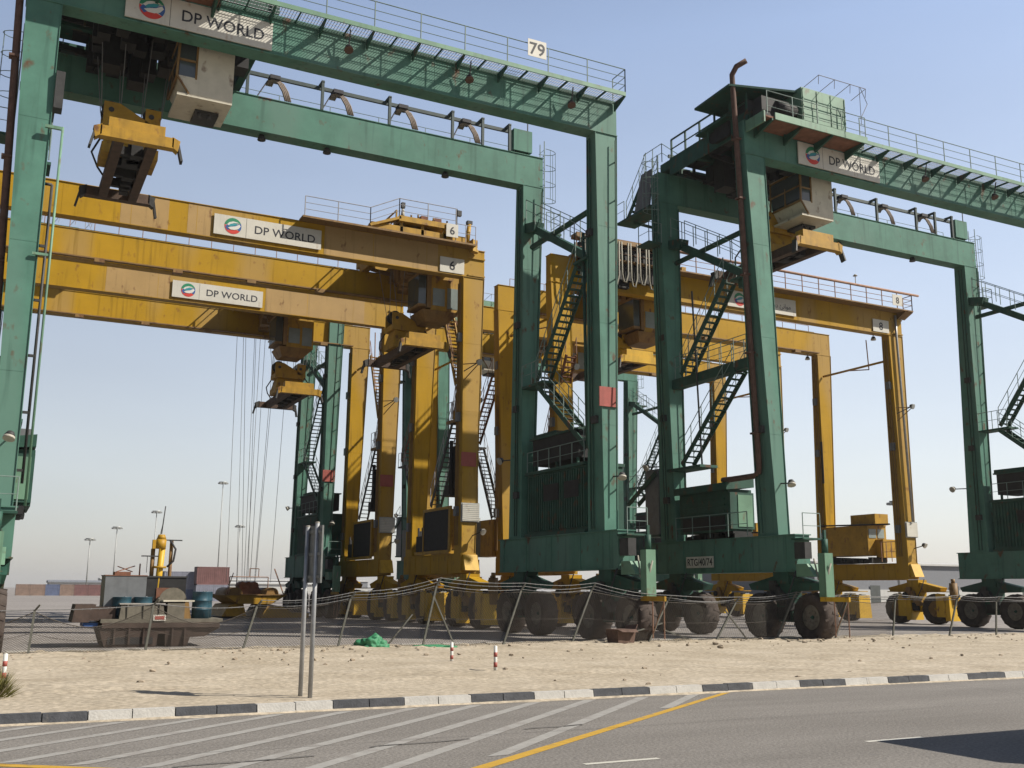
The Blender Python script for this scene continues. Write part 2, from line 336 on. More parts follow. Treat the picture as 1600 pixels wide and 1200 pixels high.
def caged_ladder(parent, x, y, z0, z1, m_='rail_steel', out=(1, 0), cage=True):
    b = mb(m_); ox, oy = out; px, py = -oy, ox
    for s_ in (-1, 1): b.tube((x + px * .22 * s_, y + py * .22 * s_, z0), (x + px * .22 * s_, y + py * .22 * s_, z1 + .9), .025, 5)
    z = z0 + .15
    while z < z1 + .6: b.tube((x - px * .22, y - py * .22, z), (x + px * .22, y + py * .22, z), .015, 4); z += .3
    l = b.build('ladder', parent)
    if cage:
        c = mb(m_); zz = z0 + 1.2; rings = []
        while zz <= z1 + 1.3:
            pts = [(x + px * .36 * math.cos(t) + ox * .72 * math.sin(t), y + py * .36 * math.cos(t) + oy * .72 * math.sin(t), zz) for t in [math.pi * i / 8 for i in range(9)]]
            c.path(pts, .018, 4); rings.append(pts); zz += .85
        for i in range(1, 8, 2 if len(rings) > 3 else 1): c.path([r_[i] for r_ in rings], .013, 4)
        c.build('safety_cage', l)
    return l

# ------------------------------------------------------------------ cranes
GT = dict(at=10.448, ab=10.406, ot=11.546, ob=11.032, pt=3.652, pb=4.126, qt=2.977, qb=2.948, zs=4.2, zb=21.105, zt=22.70)
YT = dict(at=12.337, ab=12.315, ot=13.617, ob=13.106, pt=3.645, pb=4.029, qt=3.075, qb=3.10, zs=3.778, zb=18.912, zt=20.549)
def frame(c, T, m_, wheels_m, sz0, rear_y=(1.6, 4.45), front_y=(-5.75, -2.75)):
    """legs, girders, sill beams, carriages and wheels common to both makes"""
    for sx in (-1, 1):
        for sy in (-1, 1):
            b = mb(m_)
            def rect(a, o, q, p, z, grow=0, inn=0): return (sx * (a + inn) - (0), sx * (o - inn), sy * (q - grow), sy * (p + grow), z)
            b.tbox(rect(T['ab'], T['ob'], T['qb'], T['pb'], T['zs'], 0, .02), rect(T['at'], T['ot'], T['qt'], T['pt'], T['zb'], 0, .02))
            for (ia, it) in ((T['ab'], T['at']), (T['ob'] - .02, T['ot'] - .02)):   # side plates standing proud
                b.tbox((sx * ia, sx * (ia + .02), sy * (T['qb'] - .04), sy * (T['pb'] + .04), T['zs']), (sx * it, sx * (it + .02), sy * (T['qt'] - .04), sy * (T['pt'] + .04), T['zb']))
            if T is YT: b.box(sx * (T['ab'] - .08), sx * (T['ob'] + .02), sy * (T['qb'] - .02), sy * (T['pb'] + .06), sz0, T['zs'] + .001)
            for k in (.25, .5, .75):   # welded seams
                z = T['zs'] + (T['zb'] - T['zs']) * k; L = lambda n: T[n + 'b'] + (T[n + 't'] - T[n + 'b']) * k
                b.box(sx * (L('a') + .022), sx * (L('o') - .022), sy * (L('q') - .006), sy * (L('p') + .006), z - .012, z + .012)
            b.build('leg', c)
    for sy in (-1, 1):
        b = mb(m_); b.box(-T['ot'], T['ot'], sy * (T['qt'] + .02), sy * (T['pt'] - .0), T['zb'] + .03, T['zt'] - .03)
        b.box(-T['ot'] - .02, T['ot'] + .02, sy * (T['qt'] - .02), sy * (T['pt'] + .05), T['zt'] - .03, T['zt'])
        b.box(-T['ot'] - .02, T['ot'] + .02, sy * (T['qt'] - .02), sy * (T['pt'] + .05), T['zb'] + .001, T['zb'] + .03)
        x = -T['ot'] + 2.4
        while x < T['ot'] - 1: b.box(x - .012, x + .012, sy * (T['pt'] - .01), sy * (T['pt'] + .008), T['zb'] + .04, T['zt'] - .04); x += 3.05
        b.m('dark_steel'); b.box(-T['at'], T['at'], sy * 3.30 - .05, sy * 3.30 + .05, T['zt'], T['zt'] + .10)   # trolley rail
        g = b.build('girder', c)
    xm = (T['ab'] + T['ob']) / 2
    for sx in (-1, 1):
        b = mb(m_); SY0, SY1 = (-5.2, 4.95) if T is GT else (-3.05, 3.05)
        b.box(sx * T['ab'] - sx * .06, sx * T['ob'] + sx * .06, SY0, SY1, sz0, T['zs'])
        b.box(sx * T['ab'] - sx * .12, sx * T['ob'] + sx * .12, SY0 - .05, SY1 + .05, T['zs'] - .04, T['zs'] + .001)
        b.box(sx * T['ab'] - sx * .12, sx * T['ob'] + sx * .12, SY0 - .05, SY1 + .05, sz0 - .04, sz0)
        for y in (-4.6, -2.4, 0, 2.3, 4.5)[(0 if T is GT else 1):(5 if T is GT else 4)]: b.box(sx * T['ab'] - sx * .085, sx * T['ob'] + sx * .085, y - .02, y + .02, sz0, T['zs'] - .05)
        b.build('sill_beam', c)
        for ys in (rear_y, front_y):
            ym = sum(ys) / 2; b = mb('green_dark_paint' if m_ == 'green_paint' else m_)
            b.box(sx * xm - .38, sx * xm + .38, ym - .45, ym + .45, sz0 - .5, sz0 - .04)
            b.tbox((sx * xm - .2, sx * xm + .2, ym - .42, ym + .42, .72), (sx * xm - .3, sx * xm + .3, ym - .5, ym + .5, sz0 - .5))
            for y, q in ((ys[0], -1), (ys[1], 1)):
                b.hexa([(sx * xm - .25, ym, 1.92), (sx * xm + .25, ym, 1.92), (sx * xm + .25, y + q * .5, 1.98), (sx * xm - .25, y + q * .5, 1.98), (sx * xm - .3, ym, sz0 - .1), (sx * xm + .3, ym, sz0 - .1), (sx * xm + .3, y + q * .6, 2.22), (sx * xm - .3, y + q * .6, 2.22)])
                b.tube((sx * xm, ym + q * .3, .93), (sx * xm, y, .93), .16, 8)
            b.m('machine_black'); b.box(sx * xm - .36, sx * xm + .36, ym - .3, ym + .3, .8, 1.3)
            b.tube((sx * xm - .62, ym + .5, 1.75), (sx * xm - .2, ym + .5, 1.75), .2, 10)
            b.build('wheel_carriage', c)
            for y in ys: wheel(c, sx * xm, y, wheels_m)
            # brackets, pipes and small fittings hanging about the carriage
            b = mb('dark_steel' if m_ == 'green_paint' else 'brown_yellow'); rr = random.Random(int(ym * 10) + sx)
            for k in range(9):
                y = ym + (k - 4) * .11; x = sx * xm - .32 + rr.uniform(-.06, .1); z = 1.25 + k * .11 + rr.uniform(-.05, .05); q = rr.uniform(.10, .2)
                b.box(x - q, x + q, y - q, y + q * rr.uniform(.5, 2), z - q, z + q * rr.uniform(.4, 1.6))
            b.build('brake_fittings', c)
            b = mb('cable_black'); b.pipe([(sx * xm - .45, ym - 1, sz0), (sx * xm - .6, ym - .9, 2.2), (sx * xm - .6, ym - .5, 1.6), (sx * xm - .45, ym - .2, 1.9)], .03, 5); b.build('brake_hose', c)
def green_end(c, sx, variant, detail=1):
    """ties, stairs and housings at one end; variant 'gen' (left pair) or 'house' (right pair)"""
    T = GT; xm = sx * 10.80
    b = mb('green_dark_paint'); b.tube((xm, -3.2, 17.95), (xm, 2.7, 17.9), .13, 8); b.build('tie_beam', c)
    b = mb('green_dark_paint')
    b.beam((xm, 3.2, 18.95), (xm, 2.0, 18.7), .5, .45); b.beam((xm, 2.6, 18.85), (xm, -2.4, 15.95), .26, .34)
    b.box(xm - .5, xm + .5, -3.1, -2.0, 15.6, 15.7); b.box(xm - .28, xm + .28, -3.1, -2.3, 15.25, 15.6); b.build('sloping_beam', c)
    r = mb('rail_steel')
    for q in (-.42, .42): railing(r, [(xm + q, 2.5, 19.15), (xm + q, -2.0, 16.55), (xm + q, -3.0, 15.8)], 1.0, .95, .02, 1)
    r.build('walkway_railing', c)
    if variant == 'house':
        stairs(c, (xm, -2.0, 15.6), (xm, 1.5, 11.2), .66)
        b = mb('green_dark_paint'); b.box(xm - .4, xm + .4, .9, 2.9, 11.0, 11.1); b.build('landing', c)
        r = mb('rail_steel'); railing(r, [(xm - .4, 1.0, 11.1), (xm - .4, 2.9, 11.1)], 1.0, 1, .02, 1); r.build('landing_railing', c)
        stairs(c, (xm, 1.6, 11.0), (xm, -2.6, 7.75), .66)
        b = mb('green_dark_paint'); b.tube((xm - .3, -2.55, 16.9), (xm - .3, -2.75, 7.6), .07, 6); b.box(xm - .34, xm - .26, -2.95, -2.5, 16.6, 16.7); b.build('standpipe', c)
        # corrugated electrical house on the sill
        b = mb('green_dark_paint'); x0, x1 = sx * 10.46, sx * 12.3
        b.box(x0 + sx * .06, x1, -2.62, 2.5, 4.35, 6.95)
        y = -2.55
        while y < 2.45: b.box(x0 - sx * .0, x0 + sx * .06, y, y + .10, 4.45, 6.85); y += .2
        b.box(x0 - sx * .08, x1 + sx * .06, -2.68, 2.56, 4.20, 4.35); b.box(x0 - sx * .08, x1 + sx * .06, -2.68, 2.56, 6.95, 7.08)
        h = b.build('electrical_house', c)
        b = mb('machine_black'); b.box(x0 - .02 * sx, x0 + .02 * sx, -.4, .9, 5.7, 6.4); b.box(x0 - .02 * sx, x0 + .02 * sx, -2.1, -.9, 5.7, 6.4); b.build('louvre', h)
        b = mb('machine_black'); b.box(x0 + sx * .1, x1 - sx * .1, -1.95, 2.1, 7.35, 8.5); b.m('green_dark_paint').box(x0, x1, -2.1, 2.25, 8.5, 8.58)
        b.box(x0 + sx * .3, x1 - sx * .5, .4, 2.4, 8.58, 8.8)
        for y in (-1.8, 0, 1.9): b.box(x0 + sx * .1, x0 + sx * .2, y - .05, y + .05, 7.08, 7.35)
        b.build('resistor_bank', c)
        r = mb('rail_steel'); railing(r, [(x0 - sx * .02, -2.6, 7.08), (x0 - sx * .02, 2.4, 7.08)], .9, 1.1, .02, 1); r.build('roof_railing', h)
    else:
        stairs(c, (xm, -1.4, 15.9), (xm, 2.1, 12.1), .66)
        b = mb('green_dark_paint'); b.beam((xm, 2.95, 11.75), (xm, -2.9, 11.8), .5, .45); b.build('landing_beam', c)
        r = mb('rail_steel')
        for q in (-.3, .3): railing(r, [(xm + q, 2.6, 12.0), (xm + q, -2.7, 12.0)], 1.05, .9, .02, 1)
        r.build('landing_railing', c)
        stairs(c, (xm, -1.9, 11.6), (xm, 2.2, 7.75), .66)
        b = mb('green_dark_paint'); b.box(xm - .5, xm + .5, .6, 3.2, 7.5, 7.62); b.build('landing', c)
        b = mb('dark_steel'); b.tube((xm - .3, 1.1, 16), (xm - .3, .7, 7.6), .045, 5); b.build('standpipe', c)
        # generator housing
        x0, x1 = sx * 11.15, sx * 9.85
        b = mb('green_dark_paint'); b.box(x0, x1, -1.15, 2.42, 4.5, 6.35); b.box(x0 - .02, x1, -1.3, -1.15, 4.6, 6.2)
        b.hexa([(x0 - .25, -1.35, 6.30), (x1, -1.35, 6.45), (x1, 2.55, 6.45), (x0 - .25, 2.55, 6.30), (x0 - .25, -1.35, 6.62), (x1, -1.35, 6.86), (x1, 2.55, 6.86), (x0 - .25, 2.55, 6.62)])
        g = b.build('generator_housing', c)
        b = mb('machine_black'); b.box(x0 - .03, x0, -.9, 2.2, 4.6, 5.2); y = -.8
        b.m('green_dark_paint')
        for z in (5.4, 5.65, 5.9): b.box(x0 - .04, x0, -.9, 2.2, z, z + .06)
        b.m('green_pale').box(x1 - .9, x1 - .1, -1.33, -1.30, 4.7, 6.1); b.build('louvre', g)
        b = mb('rail_steel'); railing(b, [(x0 - .2, 2.5, 4.25), (x0 - .2, -2.6, 4.25)], 1.0, 1.2, .02, 1); b.build('sill_railing', c)
        b = mb('machine_black')   # engine clutter below the housing
        rr = random.Random(5)
        for k in range(14): y = rr.uniform(-1.2, 2.2); q = rr.uniform(.1, .25); b.box(x0 + .1, x1 - .1 - rr.random() * .3, y - q, y + q, 4.21, 4.21 + rr.uniform(.15, .3))
        b.build('engine_bed', c)
        b = mb('tank_grey'); b.box(sx * 11.0, sx * 9.9, 4.35, 5.5, 4.6, 7.8); b.m('green_dark_paint').box(sx * 11.05, sx * 9.85, 4.3, 5.55, 4.5, 4.6); b.build('switch_cabinet', c)
        stairs(c, (xm, 6.9, 6.2), (xm, 4.4, 7.6), .6)
        # access stairs at the girder level behind the rear leg
        b = mb('green_dark_paint'); b.box(xm - .6, xm + .6, 4.0, 7.2, 21.25, 21.35); b.beam((xm, 3.6, 19.9), (xm, 6.3, 21.2), .15, .15); b.build('rear_platform', c)
        stairs(c, (xm, 6.5, 21.35), (xm, 4.6, 23.4), .7)
        b = mb('tank_grey'); b.hexa([(xm - .5, 4.2, 21.4), (xm - .42, 4.2, 21.4), (xm - .42, 5.6, 21.4), (xm - .5, 5.6, 21.4), (xm - .5, 3.9, 23.3), (xm - .42, 3.9, 23.3), (xm - .42, 4.9, 23.3), (xm - .5, 4.9, 23.3)]); b.build('guard_sheet', c)
        r = mb('rail_steel'); railing(r, [(xm - .6, 7.15, 21.35), (xm - .6, 6.4, 21.35)], 1.0, .8, .02, 1); railing(r, [(xm - .5, 4.6, 23.3), (xm - .5, 3.0, 23.3), (xm + .6, 3.0, 22.9)], 1.0, .8, .02, 1); r.build('platform_railing', c)
        # exhaust stack up the front leg
        b = mb('pipe_rust'); b.pipe([(sx * 11.2, -.9, 6.75), (sx * 11.28, -1.6, 6.72), (sx * 11.3, -3.1, 6.72), (sx * 11.3, -3.42, 6.85), (sx * 11.32, -3.47, 7.2), (sx * 11.85, -3.36, 24.6), (sx * 11.86, -3.36, 24.95), (sx * 11.75, -3.55, 25.3), (sx * 11.45, -3.9, 25.5)], .125, 10)
        for z in (8.5, 12, 15.5, 19, 21.8): xx = sx * (11.36 + (z - 7.2) * .0305); b.box(xx - .16, xx + .16, -3.58, -3.25, z - .04, z + .04)
        b.build('exhaust_pipe', c)
    # front steering jack with little working platform
    b = mb('green_pale'); b.box(xm - .22, xm + .2, -6.72, -6.34, 1.7, 3.4); b.m('green_dark_paint').tube((xm, -6.53, 3.4), (xm, -6.53, 3.95), .12, 8); b.box(xm - .05, xm + .05, -6.58, -6.48, 3.95, 4.3); b.box(xm - .3, xm + .25, -6.34, -5.0, 1.98, 2.25)
    b.m('green_pale').hexa([(xm - .4, -6.3, 2.5), (xm + .3, -6.3, 2.5), (xm + .3, -5.3, 2.5), (xm - .4, -5.3, 2.5), (xm - .4, -5.9, 3.0), (xm + .3, -5.9, 3.0), (xm + .3, -5.3, 3.0), (xm - .4, -5.3, 3.0)])
    b.m('dark_steel').box(xm - .45, xm - .1, -5.9, -5.3, 3.2, 3.85); b.m('cable_grey').pipe([(xm - .1, -6, 3.2), (xm - .2, -6.3, 2.4), (xm - .1, -6.6, 2.2), (xm, -6.8, 3.0)], .035, 5)
    b.build('steering_jack', c)
    b = mb('yellow_bright' if variant == 'gen' else 'yellow_machine'); b.box(xm - .35, xm - .27, -8.0, -6.5, 1.55, 1.72); b.m('rail_rust')
    for y in (-7.9, -7.2): b.tube((xm - .31, y, 1.55), (xm - .31, y, .25), .025, 5)
    b.tube((xm - .31, -7.9, 1.5), (xm - .31, -7.2, .4), .02, 5); b.build('bumper_rail', c)
    # end platform and sill lamp
    b = mb('green_dark_paint'); b.box(xm - .5, xm + .5, -5.9, -5.2, 3.95, 4.02); b.build('end_step', c)
    r = mb('rail_steel'); railing(r, [(xm + .45, -5.85, 4.0), (xm - .45, -5.85, 4.0)], 1.0, .9, .018, 1); r.build('end_railing', c)
    floodlight(c, (xm + .1, -4.7, 6.3), (-.2, -.4, -1), 'lamp_cream', (xm + .1, -4.05, 6.35)); floodlight(c, (xm - .5, 4.9, 7.9), (-1, 0, -.5), 'lamp_cream', (xm, 4.1, 7.9))
    if sx > 0: b = mb('plate_red'); b.box(10.30, 11.14, -4.06, -4.01, 9.15, 9.95); b.build('reflector_plate', c)
    # conduit beside the leg edge
    for sy, y0, y1 in ((-1, -4.3, -3.85), (1, 2.8, 2.75)):
        b = mb('green_dark_paint'); x0, x1 = (10.9, 11.35) if sx > 0 else (-10.5, -10.55)
        if sx < 0 and sy < 0: continue
        b.tube((x0, y0, 5), (x1, y1, 20.8), .03, 5)
        for k in range(9): t = (k + .5) / 9; x = x0 + (x1 - x0) * t; y = y0 + (y1 - y0) * t; z = 5 + 15.8 * t; b.beam((x, y, z), (x + .1, y + .2, z - .05), .03, .05)
        b.build('conduit', c)
    # top of the rear leg: caged ladder and small platforms
    xo = sx * 11.62
    caged_ladder(c, xo, 3.2, 19.4, 22.7, 'rail_steel', (sx, 0))
    b = mb('green_dark_paint'); b.box(xo, xo + sx * .8, 2.7, 3.7, 18.75, 18.85); b.m('rail_steel'); railing(b, [(xo + sx * .75, 2.75, 18.85), (xo + sx * .75, 3.65, 18.85)], 1.0, .8, .02, 1); railing(b, [(xo, 2.75, 18.85), (xo + sx * .75, 2.75, 18.85)], 1.0, .8, .02, 1); b.build('ladder_platform', c)
    for z, yy in ((6, 3.3), (10, 3.4), (14, 3.3), (8.5, -3.6), (16.5, -3.3)): b = mb('dark_steel'); xs = 10.42 if sx > 0 else -11.2; b.box(xs - .16, xs, yy - .18, yy + .18, z, z + .3); b.build('junction_box', c)
    for sy in (-1, 1):
        b = mb('green_dark_paint'); xs = (10.40 if sx > 0 else -11.20)
        for k in range(2): yy = sy * (3.2 + .2 * k); b.tube((xs - .06, yy * 1.02, 4.3), ((10.44 if sx > 0 else -11.6) - .06, yy * .98, 20.9), .03, 5)
        b.build('pipe_run', c)
def front_walkway(c, x0, x1, T, m_='green_pale', rail='rail_steel'):
    y0, y1 = -T['pt'] - .05, -T['pt'] - .92; z = T['zt'] - .07
    b = mb(m_); b.box(x0, x1, y1 - .05, y1, z - .10, z + .08); b.m('green_dark_paint').box(x0, x1, y0 - .03, y0 + .0, z - .08, z + .02); n = round((x1 - x0) / .95)
    for i in range(n + 1):
        x = x0 + (x1 - x0) * i / n
        if i % 2 == 0: b.hexa([(x - .03, y0, z - .42), (x + .03, y0, z - .42), (x + .03, y0, z - .02), (x - .03, y0, z - .02), (x - .03, y1, z - .1), (x + .03, y1, z - .1), (x + .03, y1, z - .02), (x - .03, y1, z - .02)])
        else: b.box(x - .02, x + .02, y1, y0, z - .09, z - .02)
    f = b.build('walkway', c)
    g = mb('grating'); x = x0 + .05
    while x < x1: g.box(x - .007, x + .007, y1, y0, z - .008, z + .008); x += .11
    for k in range(1, 4): y = y0 + (y1 - y0) * k / 4; g.box(x0, x1, y - .005, y + .005, z - .009, z + .009)
    g.build('grating', f)
    r = mb(rail); railing(r, [(x0, y1, z + .05), (x1, y1, z + .05), (x1, y0 + .1, z + .05)], 1.1, 1.9, .022, 2); r.build('railing', f)
def festoon(c, T, x0, x1, posts, loops, m_='festoon_dark'):
    y = 3.0; zt = T['zt'] + 1.22
    b = mb(m_)
    for x in posts: b.box(x - .06, x + .06, y - .06, y + .06, T['zt'], zt + .12); b.box(x - .07, x + .07, y - .06, y + .5, zt + .08, zt + .18)
    b.beam((x0, y + .4, zt), (x1, y + .4, zt), .12, .16); f = b.build('festoon_rail', c)
    for x in loops:
        b = mb('cable_brown')
        for k in range(4): q = k * .075; b.pipe([(x - .30 + q, y + .3, zt - .50), (x - .22 + q, y + .2, zt - .30), (x - .05 + q, y + .1, zt - .25), (x + .18 + q, y + .05, zt - .40), (x + .38 + q, y, zt - .75), (x + .52 + q, y, T['zt'] + .05)], .042, 6)
        b.m('cable_black').box(x - .2, x + .25, y - .05, y + .45, zt - .25, zt - .08); b.tube((x - .25, y + .2, zt - .3), (x - .7, y, T['zt']), .03, 5)
        b.build('festoon_cable', f)
    r = mb('rail_rust' if 0 else 'rail_steel'); y2 = T['pt'] + .75
    railing(r, [(x0, y2, T['zt'] - .05), (x1, y2, T['zt'] - .05)], 1.0, 2.4, .016, 2); r.build('rear_railing', c)
    b = mb('grating'); b.box(x0, x1, T['pt'] + .06, y2 + .05, T['zt'] - .12, T['zt'] - .08); b.build('rear_walkway', c)
def trolley(c, T, x0, x1, m_='machine_black', fm='green_dark_paint', seed=1):
    rr = random.Random(seed); z = T['zt'] + .1
    b = mb(fm)
    for x in (x0, x1): b.box(x - .15, x + .15, -3.5, 3.5, z + .1, z + .55)
    for y in (-3.3, -1.2, 1.2, 3.3): b.box(x0 + .15, x1 - .15, y - .12, y + .12, z + .12, z + .5)
    b.box(x0 + .1, x1 - .1, -2.95, 2.95, z + .5, z + .56)
    for (x, y) in ((x0 + .4, -3.3), (x0 + .4, 3.3), (x1 - .4, -3.3), (x1 - .4, 3.3)): b.tube((x, y - .1, z + .2), (x, y + .1, z + .2), .28, 12)
    t = b.build('trolley', c)
    b = mb(m_)
    for x in (x0 + 1.3, x0 + 2.9):
        b.tube((x, -2.0, z + .75), (x, 2.0, z + .75), .42, 14); b.box(x - .3, x + .3, 2.0, 2.7, z + .4, z + 1.3); b.tube((x, -2.9, z + .75), (x, -2.0, z + .75), .28, 10)
    for k in range(26):
        x = rr.uniform(x0 + .3, x1 - .4); y = rr.uniform(-2.7, 2.7); q = rr.uniform(.1, .35); b.box(x - q, x + q, y - q * rr.uniform(.5, 2), y + q, z - (rr.uniform(0, 1.1) if x > x0 + 1.6 else -.5), z + rr.uniform(.55, .95))
    for k in range(34): x = rr.uniform(x0 + 1.7, x1 - 1.6); y = rr.uniform(-2.7, 2.8); q = rr.uniform(.12, .34); b.box(x - q, x + q, y - q * 1.3, y + q * 1.3, z - rr.uniform(.5, 1.5), z + .2)
    b.build('hoist_machinery', t)
    b = mb(m_)   # underslung frame and sheaves
    for y in (-2.3, 0, 2.3): b.beam((x0 + .4, y, z - .15), (x1 - .4, y, z - .6), .12, .2)
    for x in (x0 + 1.9, x0 + 2.8, x0 + 3.8):
        b.beam((x, -2.6, z - .3), (x, 2.6, z - .3), .14, .25)
        for y in (-1.8, -1.2, 1.2, 1.8): b.tube((x - .05, y, z - .5), (x + .05, y, z - .5), .3, 12)
    for k in range(18):
        x = rr.uniform(x0 + 1.6, x1 - .5); y = rr.uniform(-2.6, 2.6); b.beam((x, y, z), (x + rr.uniform(-.4, .4), y + rr.uniform(-.5, .5), z - rr.uniform(.5, 1.3)), .05, .07)
    b.build('underframe', t)
    b = mb(fm); b.box(x0 - .22, x0 - .15, -3.4, 2.6, z - .35, z + .55); railing(b, [(x0 - .15, 2.5, z + .55), (x0 - .15, -3.3, z + .55)], 1.0, 1.2, .05, 1); b.build('end_railing', t)
    return t
def cab(c, x0, x1, y0, y1, z0, z1, wall='cab_cream', trim='brown_yellow', shelf=True):
    """operator cab with glazed front towards -x"""
    b = mb(wall); b.box(x0 + .75, x1, y0, y1, z0 + .1, z1); b.box(x0 + .1, x1 - .0, y0 + .01, y1 - .01, z0, z0 + .1); b.box(x0 + .1, x0 + .75, y0 + .02, y1 - .02, z1 - .12, z1)
    b.hexa([(x0 + .5, y0, z0 + .1), (x0 + .75, y0, z0 + .1), (x0 + .75, y1, z0 + .1), (x0 + .5, y1, z0 + .1), (x0 + .1, y0, z0 + .75), (x0 + .75, y0, z0 + .75), (x0 + .75, y1, z0 + .75), (x0 + .1, y1, z0 + .75)])
    o = b.build('cab', c)
    g = mb('glass'); g.box(x0 + .12, x0 + .74, y0 + .04, y1 - .04, z0 + .76, z1 - .13); g.box(x0 + .04, x0 + .11, y0 + .1, y1 - .1, z0 + .85, z1 - .2); g.build('window', o)
    f = mb(trim)
    for y in (y0, (y0 + y1) / 2, y1): f.beam((x0 + .04, y, z0 + .7), (x0 + .1, y, z1), .07, .07)
    for z in (z0 + .72, (z0 + z1) / 2 + .3, z1 - .1): f.box(x0 + .02, x0 + .09, y0, y1, z - .04, z + .04)
    for x in (x0 + .06, x0 + .72): f.box(x - .035, x + .035, y0 - .015, y0 + .04, z0 + .7, z1)
    f.box(x0 + .06, x0 + .72, y0 - .015, y0 + .04, z0 + 1.35, z0 + 1.42)
    f.beam((x0 + .5, y0, z0 + .1), (x0 + .04, y0, z0 + .75), .06, .06); f.build('window_frame', o)
    s_ = mb('dark_steel'); s_.box(x0 + .9, x1 - .3, y0 + .9, y1 - .1, z0 - .12, z0); 
    s_.build('floor_hatch', o)
    for k in (.35, .7): s_ = mb('dark_steel'); s_.tube((x0 + .7 + k, y0 + .9, z0 - .36), (x0 + .7 + k, y0 + .9, z0 - .1), .1, 8, .04); s_.build('loudspeaker', o)
    s_ = mb('dark_steel'); s_.box(x0 + .7, x1 - .1, y0 + .2, y1 - .2, z1 + .0, z1 + .06)
    s_.beam((x0 + .8, y0 + .3, z1), (x0 + .8, y0 + .3, z1 + .8), .1, .1); s_.beam((x1 - .2, y1 - .3, z1), (x1 - .2, y1 - .3, z1 + .8), .1, .1); s_.build('cab_bracket', o)
def green_crane(label, x, y, ends=('gen', 'house'), trol=None, walk=True, sign=False, plate=None, regn=None, far=False):
    c = thing('gantry_crane', label, 'gantry crane', (x, y, 0), 'rubber tyred gantry cranes parked in the yard')
    frame(c, GT, 'green_paint', 'rim_dust', 2.74)
    green_end(c, -1, ends[0]); green_end(c, 1, ends[1])
    if walk: front_walkway(c, -5.4 if not far else -11.5, 11.42, GT)
    festoon(c, GT, -10.6, 10.6, [-9.3, -6.1, -2.9, .4, 3.56, 6.7, 8.27, 9.71], [-7.6, -4.4, -1.75, 1.1, 4.2, 7.4])
    b = mb('green_paint'); b.box(9.9, 10.9, 2.9, 3.3, GT['zt'] + .1, GT['zt'] + 1.2); b.m('dark_steel').tube((10.7, 3.0, GT['zt']), (10.7, 3.0, GT['zt'] + 2.1), .03, 5); b.build('festoon_anchor', c)
    if trol is not None:
        trolley(c, GT, -10.9, trol + 1.2, seed=int(x)); cab(c, trol - 2.05, trol, -2.6, -.5, 19.3, 21.6)
    if sign: sign_board(c, -8.5, -3.42, 21.2, 22.28, -GT['pt'] - .06)
    if plate:
        b = mb('green_pale'); b.tube((-10.08, -4.02, 16.6), (-10.08, -4.02, 4.3), .045, 6); b.box(-10.6, -10.05, -4.05, -3.95, 16.5, 16.6); b.box(-10.6, -10.05, -4.03, -3.97, 12.2, 12.28); b.build('hose_rail', c)
        b = mb('dark_steel'); b.tube((-10.22, -3.7, 14.7), (-10.22, -3.7, 5.0), .05, 6); b.tube((-10.45, -3.7, 14.7), (-10.22, -3.7, 14.7), .05, 6)
        for z in (5.4, 7.2, 9.0, 10.8, 12.6): b.box(-10.45, -10.2, -3.74, -3.66, z - .04, z + .04)
        b.box(-10.42, -10.15, -3.9, -3.4, 17.3, 18.6); b.build('cable_riser', c)
    if plate: number_plate(c, 6.7, 7.55, 23.2, 23.95, -GT['pt'] - .98, plate, .72, 'white square number plate fixed to the top railing')
    if regn:
        b = mb('sign_white'); b.box(-11.18, -11.155, .0, 2.0, 2.95, 3.45); p = b.build('registration_plate', c, label='white plate reading RTG/40/74')
        link('numerals', text_mesh(regn, .45, 'letter_black', (-11.184, 1.9, 3.05), (0, -1, 0), (0, 0, 1), .003, bold=.006, fit=1.82), p)
    # machine house platform on the front walkway at the left end
    y0, y1 = -GT['pt'] - .06, -GT['pt'] - 1.3
    b = mb('rusty_steel'); b.box(-11.4, -5.45, y1, y0, 22.35, 22.42); b.m('green_pale'); b.box(-10.9, -5.4, y1 - .06, y1, 22.30, 22.62); b.box(-11.5, -11.42, y1, y0, 22.1, 22.62)
    b.m('green_dark_paint')
    for xx in (-11, -9.3, -7.5, -5.6): b.hexa([(xx - .05, y0, 21.9), (xx + .05, y0, 21.9), (xx + .05, y0, 22.34), (xx - .05, y0, 22.34), (xx - .05, y1, 22.25), (xx + .05, y1, 22.25), (xx + .05, y1, 22.34), (xx - .05, y1, 22.34)])
    b.build('machine_platform', c)
    r = mb('rail_steel'); railing(r, [(-11.3, y1, 22.5), (-5.45, y1, 22.5)], 1.1, 1.4, .02, 2); r.build('platform_railing', c)
    b = mb('green_pale'); b.box(-9.15, -6.55, y1 + .12, y1 + 1.32, 22.75, 24.35)
    for k in range(4): xx = -9.1 + k * .84; b.box(xx, xx + .04, y1 + .09, y1 + .12, 22.8, 24.3)
    b.m('machine_black').box(-9.1, -6.6, y1 + .2, y1 + 1.3, 22.45, 22.75); h = b.build('machine_house', c)
    r = mb('rail_grey')
    for k in range(4):
        xx = -9.0 + k * .95; r.tube((xx, y1 + .1, 24.35), (xx + .35, y1 - .5, 24.75), .018, 4); r.tube((xx + .35, y1 - .5, 24.75), (xx + .3, y1 - .5, 24.3), .018, 4)
    r.tube((-8.65, y1 - .5, 24.75), (-5.8, y1 - .5, 24.75), .02, 4); r.path([(-6.15, y1 - .5, 24.75), (-5.75, y1 - .5, 24.0), (-6.15, y1 - .5, 23.3)], .018, 4); r.tube((-6.2, y1 - .5, 24.75), (-6.2, y1 - .5, 22.9), .018, 4); r.build('roof_guard', h)
    b = mb('green_dark_paint')
